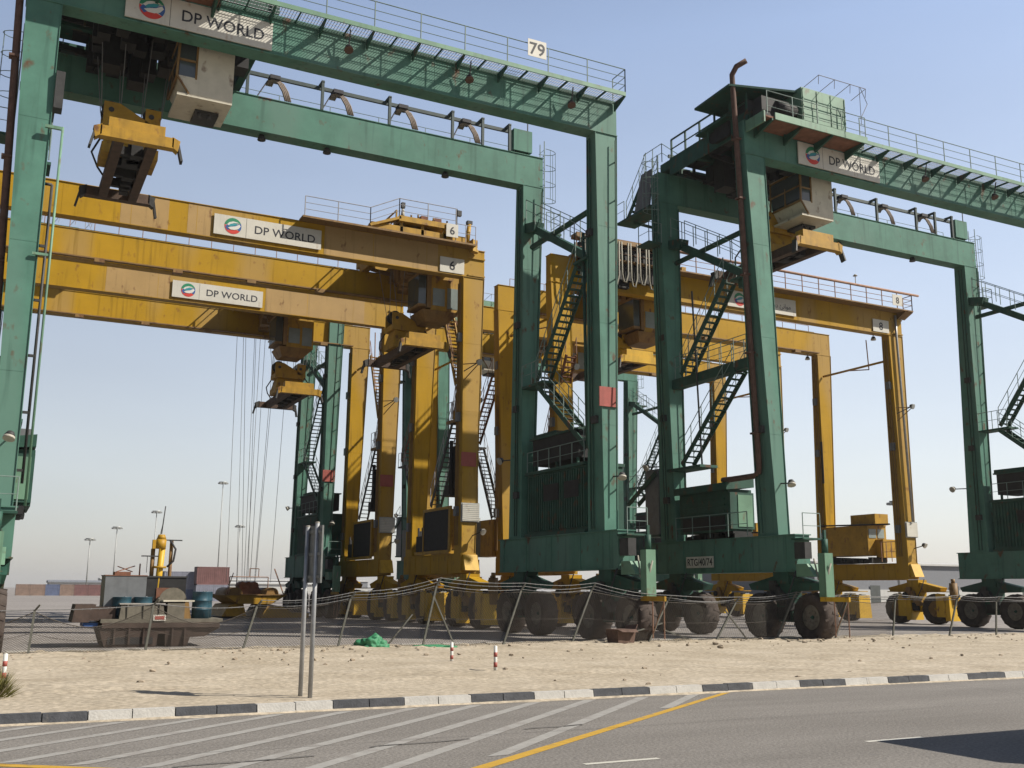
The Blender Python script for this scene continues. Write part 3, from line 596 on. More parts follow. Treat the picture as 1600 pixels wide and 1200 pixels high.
    b.hexa([(-12.1, -3.4, 24.35), (-9.2, -4.6, 24.15), (-9.2, -1.0, 24.15), (-12.0, -.7, 24.35), (-12.1, -3.4, 24.45), (-9.2, -4.6, 24.25), (-9.2, -1.0, 24.25), (-12.0, -.7, 24.45)])
    b.hexa([(-11.6, -2.6, 23.35), (-9.5, -2.8, 23.35), (-9.5, -.3, 23.3), (-11.6, -.2, 23.3), (-11.6, -2.6, 23.43), (-9.5, -2.8, 23.43), (-9.5, -.3, 23.38), (-11.6, -.2, 23.38)])
    for (xx, yy, zz) in ((-11.4, -.9, 23.35), (-9.6, -.5, 23.35), (-11.2, -2.4, 24.4), (-9.4, -3.9, 24.2), (-9.4, -1.2, 24.2)): b.tube((xx, yy, 22.2), (xx, yy, zz), .045, 5)
    b.build('canopy', c)
    b = mb('machine_black'); b.box(-11.2, -9.6, -4.5, -3.9, 22.45, 23.6); b.tube((-10.4, -4.4, 23.2), (-9.3, -4.4, 23.2), .35, 10); b.box(-11.3, -10.4, -2.3, -1.2, 22.6, 23.3); b.tube((-11.2, -1, 23.0), (-10.6, -1, 23.0), .3, 10); b.box(-11.0, -9.8, -3.3, -2.5, 22.8, 24.0); b.build('winch', c)
    for xx in (-.6, 4.4, 9.1): floodlight(c, (xx, -GT['pt'] - .35, 21.9), (0, -.4, -1), 'pipe_rust', (xx, -GT['pt'] - .5, 22.6))
    for xx in (-2.1, .8, 6.5): floodlight(c, (xx, 3.3, 20.95), (0, 0, -1), 'dark_steel')
    return c

def yellow_end(c, sx, gen):
    T = YT; xm = sx * 12.75
    b = mb('yellow_paint'); b.tube((xm, -3.0, 17.3), (xm, 3.0, 17.3), .08, 8); b.build('tie_beam', c)
    b = mb('rail_rust'); b.path([(sx * 12.4, -1.6, 19.0), (sx * 12.4, -1.7, 16.9), (sx * 12.4, .4, 17.2)], .04, 5); b.build('hose_bracket', c)
    if gen == 'house': pass
    elif gen != 'rear':
        stairs(c, (xm, -.6, 17.6), (xm, -2.6, 13.0), .6, 'yellow_machine', 'rail_rust'); b = mb('brown_yellow'); b.box(xm - .4, xm + .4, -3.0, -1.6, 10.9, 11.05); b.build('landing', c)
        stairs(c, (xm, -2.9, 13.0), (xm, -2.3, 11.1), .5, 'yellow_machine', 'rail_rust'); stairs(c, (xm, -2.3, 11.0), (xm, .6, 6.5), .6, 'dark_steel', 'rail_grey')
        r = mb('rail_grey'); railing(r, [(xm - .4, -1.7, 11.05), (xm - .4, -2.9, 11.05)], 1.0, .6, .02, 1); r.build('landing_railing', c)
    else:
        stairs(c, (xm, 7.4, 10.9), (xm, 4.8, 6.2), .6, 'dark_steel', 'rail_grey'); stairs(c, (xm, 4.9, 15.2), (xm, 8.0, 11.2), .6, 'rusty_steel', 'rail_rust'); stairs(c, (xm, -4.4, 14.6), (xm, -1.9, 9.6), .6, 'rusty_steel', 'rail_rust')
        b = mb('dark_steel'); b.box(xm - .4, xm + .4, 7.2, 8.6, 10.8, 10.9); b.box(xm - .4, xm + .4, 4.0, 5.2, 15.1, 15.2); b.m('rail_grey'); railing(b, [(xm - .4, 8.5, 10.9), (xm - .4, 7.4, 10.9)], 1, .6, .02, 1); b.build('landing', c)
    if gen == 'radiator':
        b = mb('yellow_machine'); x0 = sx * 12.3; x1 = sx * 13.4
        b.box(x0 + sx * .1, x1, -2.3, 1.3, 4.05, 6.2); b.box(x0, x0 + sx * .12, -2.5, -2.25, 3.95, 6.35); b.box(x0, x0 + sx * .12, 1.25, 1.4, 3.95, 6.35); b.box(x0, x0 + sx * .12, -2.25, 1.25, 6.2, 6.35); b.box(x0, x0 + sx * .12, -2.4, 2.6, 3.82, 4.0); g = b.build('generator_set', c)
        b = mb('machine_black'); b.box(x0 + sx * .03, x0 + sx * .1, -2.24, 1.24, 4.02, 6.19); b.box(x0 + sx * .1, x1, 1.5, 2.6, 4.0, 4.9)
        for k in range(4): b.tube((x0 + sx * .2, 1.6 + k * .3, 3.9), (x0 + sx * .2, 1.6 + k * .3, 5.2 + .2 * (k % 2)), .06, 6)
        b.build('radiator', g)
        b = mb('machine_black'); b.box(sx * 12.5, sx * 13.2, -2.9, -1.9, 7.3, 9.6); b.tube((sx * 12.4, -2.3, 7.0), (sx * 12.4, -2.3, 9.9), .12, 8); b.box(sx * 12.4, sx * 13.0, -2.2, -1.4, 6.9, 7.5); b.build('silencer', c)
    elif gen == 'house':
        x0 = sx * 12.2; x1 = sx * 13.9
        b = mb('yellow_machine'); b.box(x0, x1, -.85, 3.3, 4.35, 6.3); b.box(x0 - sx * .06, x1, -.9, 3.35, 6.3, 6.36); b.box(x0 + sx * .3, x0 + sx * 1.5, -1.3, .9, 6.36, 7.1); b.box(x0 + sx * .7, x1 + sx * .3, -1.5, -.85, 4.2, 5.4); g = b.build('generator_set', c)
        b = mb('glass_grey'); b.box(x0 + sx * .1, x0 + sx * .75, -.88, -.85, 5.5, 6.1); b.box(x0 + sx * .9, x0 + sx * 1.5, -.88, -.85, 5.5, 6.1); b.build('window', g)
        b = mb('machine_black'); rr = random.Random(9)
        for k in range(12): y = rr.uniform(-1.4, 3.2); q = rr.uniform(.1, .3); b.box(x0, x1 - .3 * sx, y - q, y + q, 3.85, 3.85 + rr.uniform(.2, .45))
        b.tube((x0 - .1, -2.9, 6.3), (x0 - .1, 3.6, 6.5), .06, 6); b.build('engine_bed', c)
        r = mb('rail_rust'); railing(r, [(x0 + .5, -2.8, 3.9), (x0 + .5, -1.5, 3.9)], 1.3, .5, .025, 1); r.build('sill_railing', c)
    else:
        b = mb('yellow_machine'); b.box(sx * 13.3, sx * 12.3, 4.2, 5.9, 3.9, 6.1); b.m('tank_grey').box(sx * 13.3, sx * 12.3, 5.9, 6.9, 3.9, 6.1); b.build('generator_set', c); b = mb('yellow_machine'); b.box(sx * 13.1, sx * 12.4, -1.5, 1.8, 3.81, 5.9); b.build('control_cabinet', c)
    if gen == 'radiator': b = mb('plate_red'); b.box(sx * 12.72 - .46, sx * 12.72 + .40, -3.98, -3.93, 8.35, 9.1); b.build('reflector_plate', c)
    b = mb('sign_white'); b.box(sx * 12.75 - .45, sx * 12.75 + .5, -4.14, -4.08, 5.45, 6.35); b.m('grey_steel').box(sx * 12.75 - .5, sx * 12.75 + .55, -4.08, -4.02, 5.4, 6.4)
    if gen == 'radiator':
        b.m('grey_steel')
        for k in range(9): b.box(sx * 12.75 - .45, sx * 12.75 + .5, -4.15, -4.135, 5.5 + k * .1, 5.52 + k * .1)
    b.build('equipment_panel', c)
    floodlight(c, (xm + .5, -4.6, 4.9), (.3, -1, -.6), 'lamp_cream', (xm + .2, -4.0, 4.7)); floodlight(c, (xm + .1, -4.75, 13.9), (.2, -1, -.4), 'grey_steel', (xm - .4, -3.9, 13.5))
    rr = random.Random(int(c.location.x * 3 + sx))
    for sy in (-1, 1):   # ducts, pipes and junction boxes on the side facing the cab
        b = mb('brown_yellow'); y = sy * 3.45; xs = sx * 12.33 if sx > 0 else -13.35
        for k in range(3): yy = y + (k - 1) * .17; b.tube((xs - .08, yy, 4.2), (xs - .08, yy * .97, 18.6), .028, 5)
        b.build('pipe_run', c)
        for z in (5.2 + rr.random(), 10.5 + rr.random(), 15.2): b = mb('tank_grey'); b.box(xs - .2, xs, y - .18, y + .14, z, z + .5); b.build('junction_box', c)
    b = mb('brown_yellow'); b.tube((xm - .4, -3.9, 13.0), (xm + .1, -4.7, 13.8), .03, 5); b.tube((xm - .42, -3.85, 13.9), (xm + .1, -4.7, 13.85), .03, 5); b.build('lamp_bracket', c)
    b = mb('yellow_bright'); b.hexa([(xm - .4, -4.5, 2.9), (xm + .4, -4.5, 2.9), (xm + .4, -4.05, 2.9), (xm - .4, -4.05, 2.9), (xm - .4, -4.2, 3.7), (xm + .4, -4.2, 3.7), (xm + .4, -4.05, 3.7), (xm - .4, -4.05, 3.7)]); b.build('gusset', c)
    # wheel guards and corner pistons
    for yw in (-5.75, -2.75, 1.6, 4.45):
        b = mb('yellow_bright'); q = .55
        b.hexa([(xm - q, yw - 1.36, .22), (xm + q, yw - 1.36, .22), (xm + q, yw - 1.0, .22), (xm - q, yw - 1.0, .22), (xm - q + .05, yw - 1.28, 1.72), (xm + q - .05, yw - 1.28, 1.72), (xm + q - .05, yw - .8, 1.72), (xm - q + .05, yw - .8, 1.72)])
        b.box(xm - .56, xm - .46, yw - 1.0, yw - .35, .45, 1.85); b.m('grey_steel').box(xm - .2, xm + .2, yw - 1.25, yw - 1.0, 1.72, 1.80); b.m('yellow_machine')
        b.box(xm - q, xm + q, yw - 1.1, yw + .5, 1.95, 2.0); b.build('wheel_guard', c)
    b = mb('brown_yellow'); b.tube((xm, -7.0, 1.2), (xm, -7.0, 2.5), .24, 10); b.tube((xm, -7.0, 2.5), (xm, -7.0, 2.75), .12, 8); b.box(xm - .25, xm + .25, -6.9, -5.5, 1.3, 1.7); b.build('steering_jack', c)
def yellow_crane(label, x, y, gens, trol=None, sign=None, plate=None, top='mech', far=False, rust_rail=False):
    c = thing('gantry_crane', label, 'gantry crane', (x, y, 0), 'rubber tyred gantry cranes parked in the yard')
    frame(c, YT, 'yellow_paint', 'brown_yellow', 2.75)
    yellow_end(c, -1, gens[0]); yellow_end(c, 1, gens[1])
    T = YT; ys = -T['pt'] - .06
    if sign: sign_board(c, -1.25, 4.2, 19.12, 20.16, ys, arabic=(sign == 'arabic'))
    if plate:
        number_plate(c, 10.9, 12.35, 19.0, 19.85, ys, plate, .62, 'white plate with the number %s on the girder end' % plate)
        number_plate(c, 10.9 if top == 'mech' else 12.0, 11.6 if top == 'mech' else 12.9, 20.75, 21.5, ys - .80, plate, .6, 'small number plate with %s at the railing' % plate)
    b = mb('yellow_paint'); b.box(12.6, T['ot'] + .01, ys - .02, ys + .05, 20.0, 20.08); b.box(12.6, T['ot'] + .01, ys - .02, ys + .05, 19.0, 19.08); b.build('stiffener', c)
    for (xa, xb) in {'6': ((-5.6, -3.4), (-2.5, -1.35), (4.4, 10.8)), None: ((-5.0, -1.4), (4.4, 10.9))}.get(plate, ()) if sign else ():
        b = mb('yellow_faded'); b.box(xa, xb, -T['pt'] - .006, -T['pt'] + .01, T['zb'] + .05, T['zt'] - .05); b.build('faded_section', c)
    # rear girder walkway, railing and cable tray
    r = mb('rail_rust'); railing(r, [(-12.4, 3.9, 20.3), (12.4, 3.9, 20.3)], 1.0, 1.25, .02, 1); r.m('brown_yellow').box(-12.4, 12.4, 3.7, 4.0, 20.2, 20.28); r.build('rear_railing', c)
    b = mb('brown_yellow'); b.box(-12.3, 12.3, 2.75, 3.05, 18.95, 19.02)
    for k in range(6): xx = -10 + k * 4; b.box(xx - .15, xx + .35, 2.6, 3.0, 18.75, 18.95)
    b.build('cable_tray', c)
    if top == 'mech':
        b = mb('brown_yellow'); b.box(3.0, 12.75, ys - .75, ys, 20.50, 20.6); b.m('yellow_machine').box(6.7, 12.2, ys - .6, ys - .1, 20.65, 20.95)
        b.box(8.2, 11.0, ys - .75, ys + .2, 21.2, 21.5); b.beam((6.6, ys - .5, 20.7), (8.3, ys - .5, 21.4), .5, .14)
        for xx in (8.4, 9.6, 10.9): b.box(xx - .08, xx + .08, ys - .6, ys - .5, 20.6, 21.3)
        f = b.build('walkway', c)
        r = mb('rail_grey'); railing(r, [(3.1, ys - .72, 20.6), (6.6, ys - .72, 20.6), (8.2, ys - .72, 21.4), (11.5, ys - .72, 21.4)], 1.05, 1.4, .025, 2); railing(r, [(11.5, ys - .72, 20.6), (12.7, ys - .72, 20.6)], 1.0, .6, .02, 1); r.build('railing', f)
        for xx in (9.9, 10.7): b = mb('rusty_steel'); b.tube((xx, ys - .2, 21.5), (xx, ys + .4, 21.5), .26, 12); b.box(xx - .2, xx + .2, ys - .1, ys + .3, 21.5, 21.95); b.build('motor', c)
        b = mb('lamp_cream'); b.tube((8.55, ys - .3, 21.5), (8.55, ys - .3, 22.1), .14, 8, .06); b.m('dark_steel').box(8.45, 8.65, ys - .4, ys - .2, 22.1, 22.4); b.build('beacon', c)
        b = mb('dark_steel'); b.tube((11.6, ys - .6, 21.4), (11.6, ys - .6, 22.5), .04, 5); b.box(11.6, 11.85, ys - .7, ys - .5, 22.1, 22.4); b.build('signal_lamp', c)
        for xx in (9.0, 9.4, 10.3, 11.1): b = mb('brown_yellow'); b.tube((xx, ys - .4, 21.5), (xx, ys - .4, 21.5 + .25 + .2 * (xx % 1)), .05, 6); b.build('valve', c)
        b = mb('yellow_machine'); b.tube((12.3, ys - .4, 20.6), (12.45, ys - .4, 21.8), .16, 8, .12); b.m('dark_steel').box(12.3, 12.6, ys - .5, ys - .25, 21.8, 22.0); b.build('buffer_post', c)
        b = mb('yellow_paint'); b.hexa([(12.65, ys - .5, 20.3), (13.1, ys - .3, 20.3), (13.1, ys, 20.3), (12.65, ys, 20.3), (12.65, ys - .5, 21.0), (12.8, ys - .3, 21.0), (12.8, ys, 21.0), (12.65, ys, 21.0)]); b.build('end_stop', c)
    elif top == 'rail':
        b = mb('brown_yellow'); b.box(-12.5, 13.9, ys - .8, ys, 20.5, 20.58); b.hexa([(13.2, ys - .75, 20.45), (13.9, ys - .75, 20.45), (13.9, ys, 20.1), (13.2, ys, 20.1), (13.2, ys - .75, 20.5), (13.9, ys - .75, 20.5), (13.9, ys, 20.5), (13.2, ys, 20.5)]); f = b.build('walkway', c)
        r = mb('rail_rust'); railing(r, [(-12.4, ys - .75, 20.6), (13.85, ys - .75, 20.6), (13.85, ys, 20.6)], 1.05, 1.35, .03, 2); r.tube((-12.4, ys - .75, 21.72), (14.5, ys - .75, 21.72), .085, 8); r.build('railing', f)
        for k, xx in enumerate([-12.0 + i * .62 for i in range(10)]):   # festoon loops
            if xx > -6.8: break
            b = mb('cable_grey'); d = 2.3 + .2 * (k % 2); b.pipe([(xx, ys - .95, 21.6), (xx + .02, ys - .95, 21.55 - d * .8), (xx + .12, ys - .95, 21.55 - d), (xx + .3, ys - .95, 21.5 - d), (xx + .42, ys - .95, 21.55 - d * .8), (xx + .45, ys - .95, 21.6)], .05, 6); b.build('festoon_cable', c)
        b = mb('machine_black'); b.box(-12.0, -6.6, ys - .72, ys - .1, 20.6, 21.4); b.box(-12.0, -6.8, ys - .5, ys - .2, 19.5, 20.45); b.box(-9.9, -8.6, ys - .3, ys + .02, 19.1, 20.5); b.build('cable_trolley', c)
        b = mb('brown_yellow'); b.box(-12.5, -6.5, ys - .95, ys - .3, 21.45, 21.7); b.build('festoon_beam', c)
        b = mb('lamp_cream'); b.tube((8.8, ys - .75, 21.8), (8.8, ys - .75, 22.3), .03, 5); b.tube((8.8, ys - .75, 22.3), (8.8, ys - .75, 22.42), .16, 8, .05); b.build('floodlight', c)
        floodlight(c, (11.3, -3.3, 18.6), (0, 0, -1), 'lamp_cream', (11.3, -3.3, 18.9)); floodlight(c, (11.6, 3.3, 18.6), (0, 0, -1), 'lamp_cream', (11.6, 3.3, 18.9))
        b = mb('galvanised'); b.pipe([(12.95, -3.78, 20.3), (12.9, -3.82, 18.8), (12.8, -4.2, 6.4)], .09, 6); b.m('dark_steel'); b.box(12.3, 12.32, 3.0, 3.2, 9.5, 12.5); b.build('conduit', c)
    if trol is not None:
        trolley(c, T, trol - 4.2, trol + .3, 'brown_yellow', 'yellow_machine', int(x + y))
        b = mb('brown_yellow'); b.box(trol - 2.5, trol - 2.05, -2.15, -.4, 17.35, 17.5); b.box(trol - 2.5, trol - 2.05, -2.15, -.4, 19.15, 19.3); b.m('glass').box(trol - 2.48, trol - 2.05, -2.1, -.45, 17.5, 19.15); b.build('glazed_front', c)
        cx0 = trol - 1.75
        b = mb('yellow_machine'); b.box(cx0, trol, -2.1, -.3, 17.2, 19.3); b.m('brown_yellow').box(cx0 - .25, cx0, -2.2, -.2, 17.3, 19.3); b.hexa([(cx0 - .2, -1.9, 16.6), (trol - .6, -1.9, 16.6), (trol - .6, -.5, 16.6), (cx0 - .2, -.5, 16.6), (cx0 - .5, -2.2, 17.2), (trol, -2.2, 17.2), (trol, -.2, 17.2), (cx0 - .5, -.2, 17.2)])
        o = b.build('cab', c)
        b = mb('glass_grey'); b.box(cx0 + .12, cx0 + .85, -2.12, -2.1, 17.5, 18.5); b.box(cx0 + 1.0, cx0 + 1.65, -2.12, -2.1, 17.4, 18.6); b.box(cx0 - .27, cx0 - .25, -2.0, -.4, 17.6, 18.9); b.build('window', o)
    return c

def spreader(label, x, y, z, ztop, m_='yellow_machine', L=3.0, rx=0.0, ropes=True, wings=False):
    s_ = thing('container_spreader', label, 'spreader', (x, y, z))
    b = mb('spreader_brown')
    for q in (-.55, .55): b.box(q - .16, q + .16, -L + .15, L - .15, .0, .42)
    b.m('machine_black')
    for yy in (-1.6, -.5, .5, 1.6): b.box(-.39, .39, yy - .12, yy + .12, .05, .35)
    for k in range(8): rr = random.Random(k); yy = rr.uniform(-2.3, 2.3); b.box(-.3 + rr.random() * .3, .3, yy - .2, yy + .2, .0, .3 + rr.random() * .4)
    b.build('telescopic_beam', s_)
    for sy in (-1, 1):
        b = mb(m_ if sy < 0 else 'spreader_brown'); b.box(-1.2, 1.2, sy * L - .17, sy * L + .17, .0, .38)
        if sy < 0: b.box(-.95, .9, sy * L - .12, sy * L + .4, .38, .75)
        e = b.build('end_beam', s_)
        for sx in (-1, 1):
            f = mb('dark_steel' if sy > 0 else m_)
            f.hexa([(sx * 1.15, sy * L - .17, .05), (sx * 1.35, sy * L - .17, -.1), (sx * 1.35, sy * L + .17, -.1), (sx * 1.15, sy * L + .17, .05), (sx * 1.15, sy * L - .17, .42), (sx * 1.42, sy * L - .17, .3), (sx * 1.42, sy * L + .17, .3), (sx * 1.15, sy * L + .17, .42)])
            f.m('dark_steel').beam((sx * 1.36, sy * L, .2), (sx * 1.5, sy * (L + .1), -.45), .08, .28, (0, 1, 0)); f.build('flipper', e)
    b = mb(m_); b.box(-.98, .98, -.8, .8, .42, .8); b.tbox((-.95, .95, -.7, .7, .8), (-.8, .8, -.5, .5, 1.45)); b.box(-1.0, 1.0, -.66, .66, 1.45, 1.75)
    for sy in (-1, 1):
        y = sy * .55
        b.hexa([(-1.0, y - .06, 1.7), (1.0, y - .06, 1.7), (1.0, y + .06, 1.7), (-1.0, y + .06, 1.7), (-1.0, y - .06, 2.45), (-.45, y - .06, 2.45), (-.45, y + .06, 2.45), (-1.0, y + .06, 2.45)])
        b.box(.45, 1.0, y - .06, y + .06, 1.75, 2.45)
        for q in (-.7, .7): b.m('dark_steel').tube((q - .04, y - .09, 2.15), (q - .04, y - .07, 2.15), .1, 8)
        b.m(m_)
    h = b.build('headblock', s_)
    b = mb('dark_steel')
    for sx in (-1, 1):
        for yy in (-.3, .2): b.tube((sx * .72, yy, 2.3), (sx * .72, yy + .1, 2.3), .33, 16)
    b.build('sheave', h)
    rr = random.Random(int(x * 7)); b = mb('machine_black')   # hydraulics
    for k in range(9): y_ = rr.uniform(-2.2, 2.2); b.box(-.38 + rr.random() * .3, .38, y_ - .15, y_ + .15, .3, .5 + rr.random() * .3)
    b.m('cable_black').pipe([(.9, -.6, 1.6), (1.15, -1.0, 1.1), (1.0, -1.8, .8), (.5, -2.4, .5)], .04, 5); b.pipe([(-.9, .6, 1.6), (-1.2, .9, 1.0), (-.9, 1.8, .8), (-.5, 2.3, .5)], .04, 5); b.build('hydraulics', s_)
    if ropes:
        b = mb('rope_steel'); H = ztop - z
        for sx in (-1, 1):
            for q in (-.33, .33): 
                for yy in (-.2, .22): b.tube((sx * .72 + q, yy, 2.3), (sx * (.9) + q * 1.3, yy * 5, H), .016, 4)
        b.build('hoist_rope', s_)
    return s_
#@@SCENE
from mathutils import noise as _nz
def noise_(x): return _nz.noise(Vector((x, 3.3, 1.7)))
# ------------------------------------------------------------------ setting: yard, road, verge, kerbs
b = mb('yard'); b.quad([0, 1, 2, 3]); b.v = [(-2500, -2500, 0), (4000, -2500, 0), (4000, 4000, 0), (-2500, 4000, 0)]; b.build('yard_ground', kind='structure')
b = mb('asphalt'); b.v = [(-80, -60, .004), (160, -60, .004), (160, 16.45, .004), (-80, 16.45, .004)]; b.quad([0, 1, 2, 3]); b.build('road', kind='structure')
def verge():
    b = mb('sand'); nx, ny = 420, 92; X0, X1, Y0, Y1 = -22, 62, 16.55, 33.35
    from mathutils import noise
    for j in range(ny + 1):
        for i in range(nx + 1):
            x = X0 + (X1 - X0) * i / nx; y = Y0 + (Y1 - Y0) * j / ny; t = j / ny
            z = .135 - .03 * t + noise.noise(Vector((x * .25, y * .25, 0))) * .05 * min(1, t * 5) + noise.noise(Vector((x * 1.1, y * 1.1, 3))) * .02 * min(1, t * 8)
            if t > .80: z += max(0, noise.noise(Vector((x * 1.6, y * 1.6, 9)))) * .10 + max(0, noise.noise(Vector((x * 4, y * 4, 2)))) * .05
            for yr, wr, dr in ((19.6 + .5 * math.sin(x * .09), .16, .035), (21.2 + .5 * math.sin(x * .09), .16, .035), (25.5 + .9 * math.sin(x * .05 + 1), .2, .03), (27.1 + .9 * math.sin(x * .05 + 1), .2, .03)):
                d_ = (y - yr) / wr; z -= dr * math.exp(-d_ * d_) * (.6 + .4 * noise.noise(Vector((x * .7, yr, 0)))) - .012 * math.exp(-(abs(d_) - 1.8) ** 2 * 3)
            z += .012 * noise.noise(Vector((x * 5, y * 5, 7)))
            if t > .97: z -= (t - .97) * 2.6
            b.v.append((x, y, z))
    for j in range(ny):
        for i in range(nx): a = j * (nx + 1) + i; b.quad([a, a + 1, a + nx + 2, a + nx + 1], True)
    b.build('sand_verge', kind='structure')
verge()
b = MB(); x = -30.0 + .06; k = 0
while x < 60:    # roadside kerb, two white blocks then two black
    b.m('kerb_white' if k % 4 in (0, 1) else 'kerb_black'); e = random.uniform(-.006, .006)
    b.tbox((x, x + .59, 16.42 + e, 16.60, 0), (x, x + .59, 16.45 + e, 16.60, .15 + e)); x += .605; k += 1
b.build('kerb', kind='structure')
b = MB(); x = -30.0; k = 0
while x < 70:
    b.m('kerb_white' if k % 2 else 'concrete'); b.box(x, x + .74, 33.4, 33.55, 0, .1 if k % 2 else .08); x += .75; k += 1
b.build('yard_kerb', kind='structure')
mat('tar', (0.03, 0.03, 0.03), .6, .3, 5); mat('skid', (0.115, 0.108, 0.10), .8, .4, 9); mat('tar_patch', (0.125, 0.118, 0.11), .9, .15, 14, bump=.2)
b = mb('tar'); rr = random.Random(2)
def ribbon(b, pts, wd, z):
    for p, q in zip(pts[:-1], pts[1:]):
        d = Vector((q[0] - p[0], q[1] - p[1], 0)).normalized(); n_ = Vector((-d.y, d.x, 0)) * wd; k = len(b.v)
        b.v += [(p[0] - n_.x, p[1] - n_.y, z), (q[0] - n_.x, q[1] - n_.y, z), (q[0] + n_.x, q[1] + n_.y, z), (p[0] + n_.x, p[1] + n_.y, z)]; b.quad([k, k + 1, k + 2, k + 3])
for (xa, ya, xb, yb) in ((-2, 12.9, 40, 12.75), (17.5, 9, 18.4, 16.3)):
    n_ = 40; ribbon(b, [(xa + (xb - xa) * i / n_ + rr.uniform(-.03, .03), ya + (yb - ya) * i / n_ + rr.uniform(-.04, .04)) for i in range(n_ + 1)], .004, .0125)
b.build('tar_seam', kind='structure')
b = mb('skid')
for (xa, ya, L_, dy) in ((4.4, 12.5, 1.4, .12), (6.9, 13.2, 1.0, .08), (2.0, 12.0, 1.6, .1)): ribbon(b, [(xa + L_ * i / 8, ya + dy * i / 8 + .02 * math.sin(i)) for i in range(9)], .022, .0165)
b.build('skid_mark', kind='structure')
b = mb('sand'); rr = random.Random(12); nx = 260
for i in range(nx + 1): x = -8 + i * .2; wd = .05 + max(0, .16 * noise_(x * .6) + .10 * noise_(x * 2.3)); b.v += [(x, 16.44, .035), (x, 16.43 - wd * .4, .02), (x, 16.42 - wd, .006)]
for i in range(nx): a = i * 3; b.quad([a, a + 3, a + 4, a + 1], True); b.quad([a + 1, a + 4, a + 5, a + 2], True)
b.build('sand_drift', kind='structure')
b = mb('road_white')   # hatched markings
for i in range(-9, 13):
    x1 = 12.05 - 1.12 * (12 - i) if i < 12 else 12.05; y1 = 16.25; sl_ = .92 - .02 * max(0, 9 - i)
    # run down until the yellow edge line
    L = 0
    while True:
        L += .05; x = x1 - L; y = y1 - L * sl_
        yb = 16.12 - (12.64 - x) * .70 if x > 4.2 else 10.22 + (4.2 - x) * .72
        if y < yb + .15 or L > 7: break
    wd = .12 if i < 2 else .135
    if L > .4: b.v += [(x1 - wd, y1, .008), (x - wd, y, .008), (x + wd, y, .008), (x1 + wd, y1, .008)]; q = len(b.v); b.quad([q - 4, q - 3, q - 2, q - 1])
b.build('hatch_marking', kind='structure')
b = mb('road_yellow'); b.v = [(12.75, 16.30, .008), (4.15, 10.10, .008), (4.25, 9.95, .008), (12.95, 16.30, .008), (4.25, 10.12, .008), (-14, 23.2 * 1.0, .008), (-14, 23.05, .008), (4.15, 9.95, .008)]
b.v[5] = (-4.0, 16.2, .009); b.v[6] = (-4.2, 16.2, .009); b.v[4] = (4.3, 10.1, .009); b.v[7] = (4.15, 9.98, .009); b.quad([0, 1, 2, 3]); b.quad([4, 5, 6, 7]); b.build('edge_line', kind='structure')
b = mb('sign_white')
for x in (6.15, 10.4, -2, 14.8, 19): b.v += [(x, 10.30, .008), (x + 1.0, 10.30, .008), (x + 1.0, 10.39, .008), (x, 10.39, .008)]; q = len(b.v); b.quad([q - 4, q - 3, q - 2, q - 1])
b.build('lane_marking', kind='structure')

# ------------------------------------------------------------------ cranes
green_crane('tall green gantry crane with the number 79 on its top railing', 10.963, 38.425, trol=-4.5, sign=True, plate='79')
green_crane('green gantry crane with rusty exhaust stack and the plate RTG/40/74 on its sill', 40.03, 37.191, trol=-5.4, sign=True, regn='RTG/40/74')
green_crane('distant green gantry crane whose legs stand left of all other leg pairs', 9.781, 72.661, trol=7.6 + 1.2, far=True)
green_crane('farthest green gantry crane, mostly hidden behind yellow crane number 8', 41.205, 75.535, trol=-5, far=True)
yellow_crane('yellow gantry crane with the number 6 on two white plates', 9.729, 53.466, ('radiator', 'radiator'), trol=12.8, sign='latin', plate='6', top='mech')
yellow_crane('yellow gantry crane directly behind crane 6, with the lower DP WORLD sign', 9.702, 66.098, ('radiator', 'radiator'), trol=8.0, sign='latin', plate=None, top='none')
yellow_crane('yellow gantry crane with the number 8 and a rusty top railing', 40.383, 51.972, ('rear', 'house'), trol=-4.6, sign='arabic', plate='8', top='rail')
yellow_crane('yellow gantry crane standing behind crane 8, one bare yellow leg showing below its girder', 40.037, 63.619, ('rear', 'house'), trol=-3.0, top='none')

spreader('yellow container spreader hanging high under crane 79 beside its cream cab', 10.963 - 7.7, 38.4, 16.95, 22.3)
spreader('yellow spreader hanging beneath the cab of the green crane at right', 40.03 - 6.9, 37.2, 17.6, 22.3)
spreader('dark spreader hanging in front of the legs of crane 6', 9.729 + 10.4, 53.5, 14.8, 20.2, 'yellow_machine')
spreader('small yellow spreader hanging in open sky left of the far green legs', 9.702 + 7.0, 66.1, 14.0, 20.2)
spreader('yellow spreader behind the green legs under crane 8', 40.383 - 7.3, 52.0, 15.0, 20.2, 'yellow_bright')

